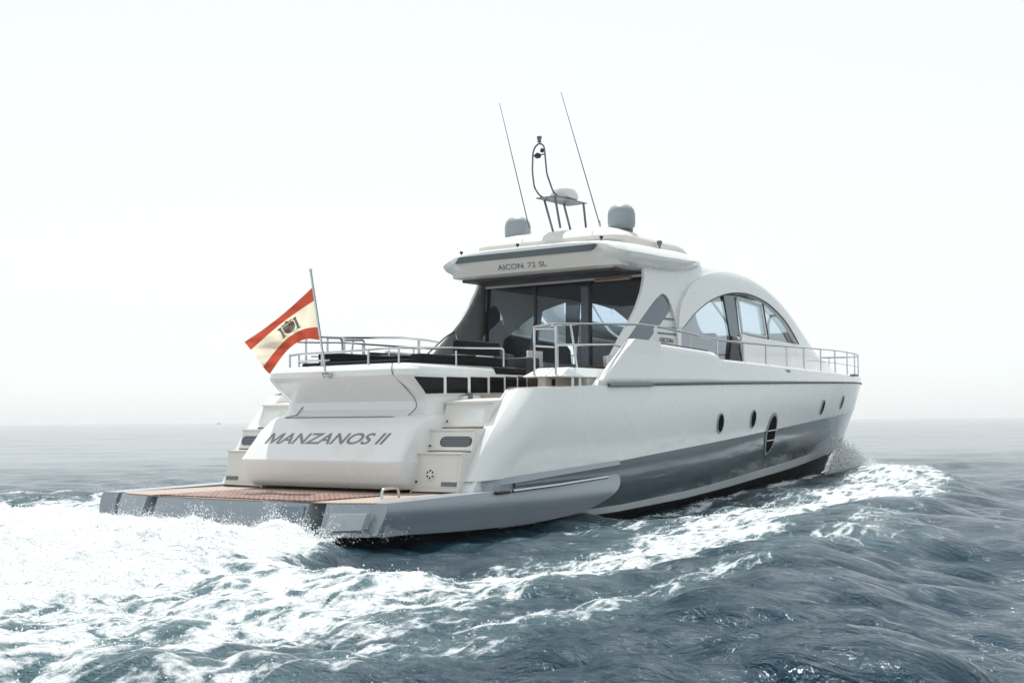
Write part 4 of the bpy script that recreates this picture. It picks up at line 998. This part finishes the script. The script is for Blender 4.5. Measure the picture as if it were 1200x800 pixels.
for y0 in np.concatenate([rng.uniform(-2.6, 2.6, 150), rng.uniform(-2.6, -1.6, 40)]):       # jets thrown up along the transom
    k = rng.integers(30, 140); h = rng.gamma(2, .065)+.03; x0 = -.75-rng.random()*.8
    q = rng.random(k)**.7
    P.append(np.stack([x0-q*.25*rng.random()+rng.normal(0, .03+.05*h, k), y0+q*rng.normal(0, .25)+rng.normal(0, .03+.06*h, k), .02+q*h*1.3], -1)); Sz.append(rng.uniform(.003, .02, k)*(1.15-q))
k = 5000; P.append(np.stack([rng.uniform(-5, -.6, k), rng.uniform(-3.6, 4.2, k), .1+rng.exponential(.09, k)], -1)); Sz.append(rng.uniform(.002, .007, k))
k = 120; P.append(np.stack([-.62+rng.normal(0, .03, k), rng.uniform(-2.3, 1.6, k), .05+rng.random(k)*.33], -1)); Sz.append(rng.uniform(.002, .006, k))
VV = V.reshape(NR, NA, 3); FF = Fm*1.0; msk = (FF > .55) & (RR < 34) & (X < 18) & (spacing < .25); idx = np.argwhere(msk)
wgt = (RR[msk]*.2+.4)*spacing[msk]*(FF[msk]-.45); wgt /= wgt.sum(); pick = idx[rng.choice(len(idx), 45000, p=wgt)]
q = VV[pick[:, 0], pick[:, 1]]+np.stack([rng.normal(0, .02, 45000), rng.normal(0, .02, 45000), rng.exponential(.014, 45000)], -1)
P.append(q); Sz.append(rng.uniform(.002, .012, 45000)*rng.random(45000)**.6)
spray('stern_spray', np.concatenate(P).astype(np.float32), np.concatenate(Sz), 'white drops and jets of spray thrown up behind the bathing platform')
k = 48000; cl = rng.integers(0, 70, k)      # clumps of drops torn off the bow wave
cs_ = rng.random(70)**.8; cv = rng.random(70); cr = rng.uniform(.05, .16, 70)
s_ = np.clip(cs_[cl]+rng.normal(0, .05, k), 0, 1.1); v_ = np.clip(cv[cl]+rng.normal(0, .12, k), 0, 1.2)
xx = 18.3-4.4*s_; hbx = np.interp(xx, [13.5, 15, 16.5, 18, 19], [2.35, 2.05, 1.6, 1.05, .7])
hm = .95*np.exp(-((s_-.38)/.34)**2)
yy = hbx+.12+v_*(.4+2.1*s_)*.8; zz = hm*(1-.75*v_)*rng.random(k)**.8*(.7+.6*cv[cl][::-1])+rng.normal(0, .03, k)
P = np.stack([xx+rng.normal(0, 1, k)*cr[cl]*.5, -yy+rng.normal(0, 1, k)*cr[cl]*.5, zz], -1); P2 = P.copy()[:8000]; P2[:, 1] *= -1
spray('bow_spray', np.concatenate([P, P2]).astype(np.float32), np.concatenate([rng.uniform(.004, .019, k), rng.uniform(.004, .019, 8000)]), 'pale misty plume of spray rising where the bow cuts the water')

# ------------------------------------------------------------ haze
hz_ = G().box(-40, 2200, -1500, 1900, -1.6, 12).go('haze', None, None, origin=(0, 0, 0), smooth=False)
HZ = bpy.data.materials.new('marine_haze'); HZ.use_nodes = True; t = HZ.node_tree; t.nodes.clear()
pv = t.nodes.new('ShaderNodeVolumePrincipled'); pv.inputs['Density'].default_value = .00035; pv.inputs['Color'].default_value = (1, 1, 1, 1); pv.inputs['Anisotropy'].default_value = .3
ou = t.nodes.new('ShaderNodeOutputMaterial'); t.links.new(pv.outputs[0], ou.inputs['Volume']); hz_.data.materials.clear(); hz_.data.materials.append(HZ)
tag(hz_, 'thin pale sea haze lying over the water', 'haze', kind='stuff')

# ------------------------------------------------------------ far boat on the horizon
fb = tag(empty('distant_boat', (900, 1500, 0)), 'tiny pale boat far off on the horizon left of the yacht', 'boat')
dv = fw*1+rt*((257-600)/1500); dv = np.array([dv[0], dv[1]])/np.hypot(dv[0], dv[1]); bp = CAM[:2]+dv*1500; fb.location = (bp[0], bp[1], 0); fb['base'] = [float(bp[0]), float(bp[1]), 0.]
bxx, byy = float(bp[0]), float(bp[1])
g = G(); g.loft([[(bxx+a*3, byy+b*1.0*w, z*.6) for a, b in ((-1, -1), (.6, -1), (1.2, 0), (.6, 1), (-1, 1))] for z, w in ((-.3, .8), (1.2, 1))]); g.go('hull', WPL, fb)
G().box(bxx-2, bxx+1.5, byy-.8, byy+.8, .7, 1.8, .2).go('cabin', WPL, fb)
G().tube([(bxx, byy, 1.8), (bxx, byy, 3.6)], .12, 6).go('mast', STEEL, fb)

for o in bpy.data.objects:
    if 'base' in o: del o['base']
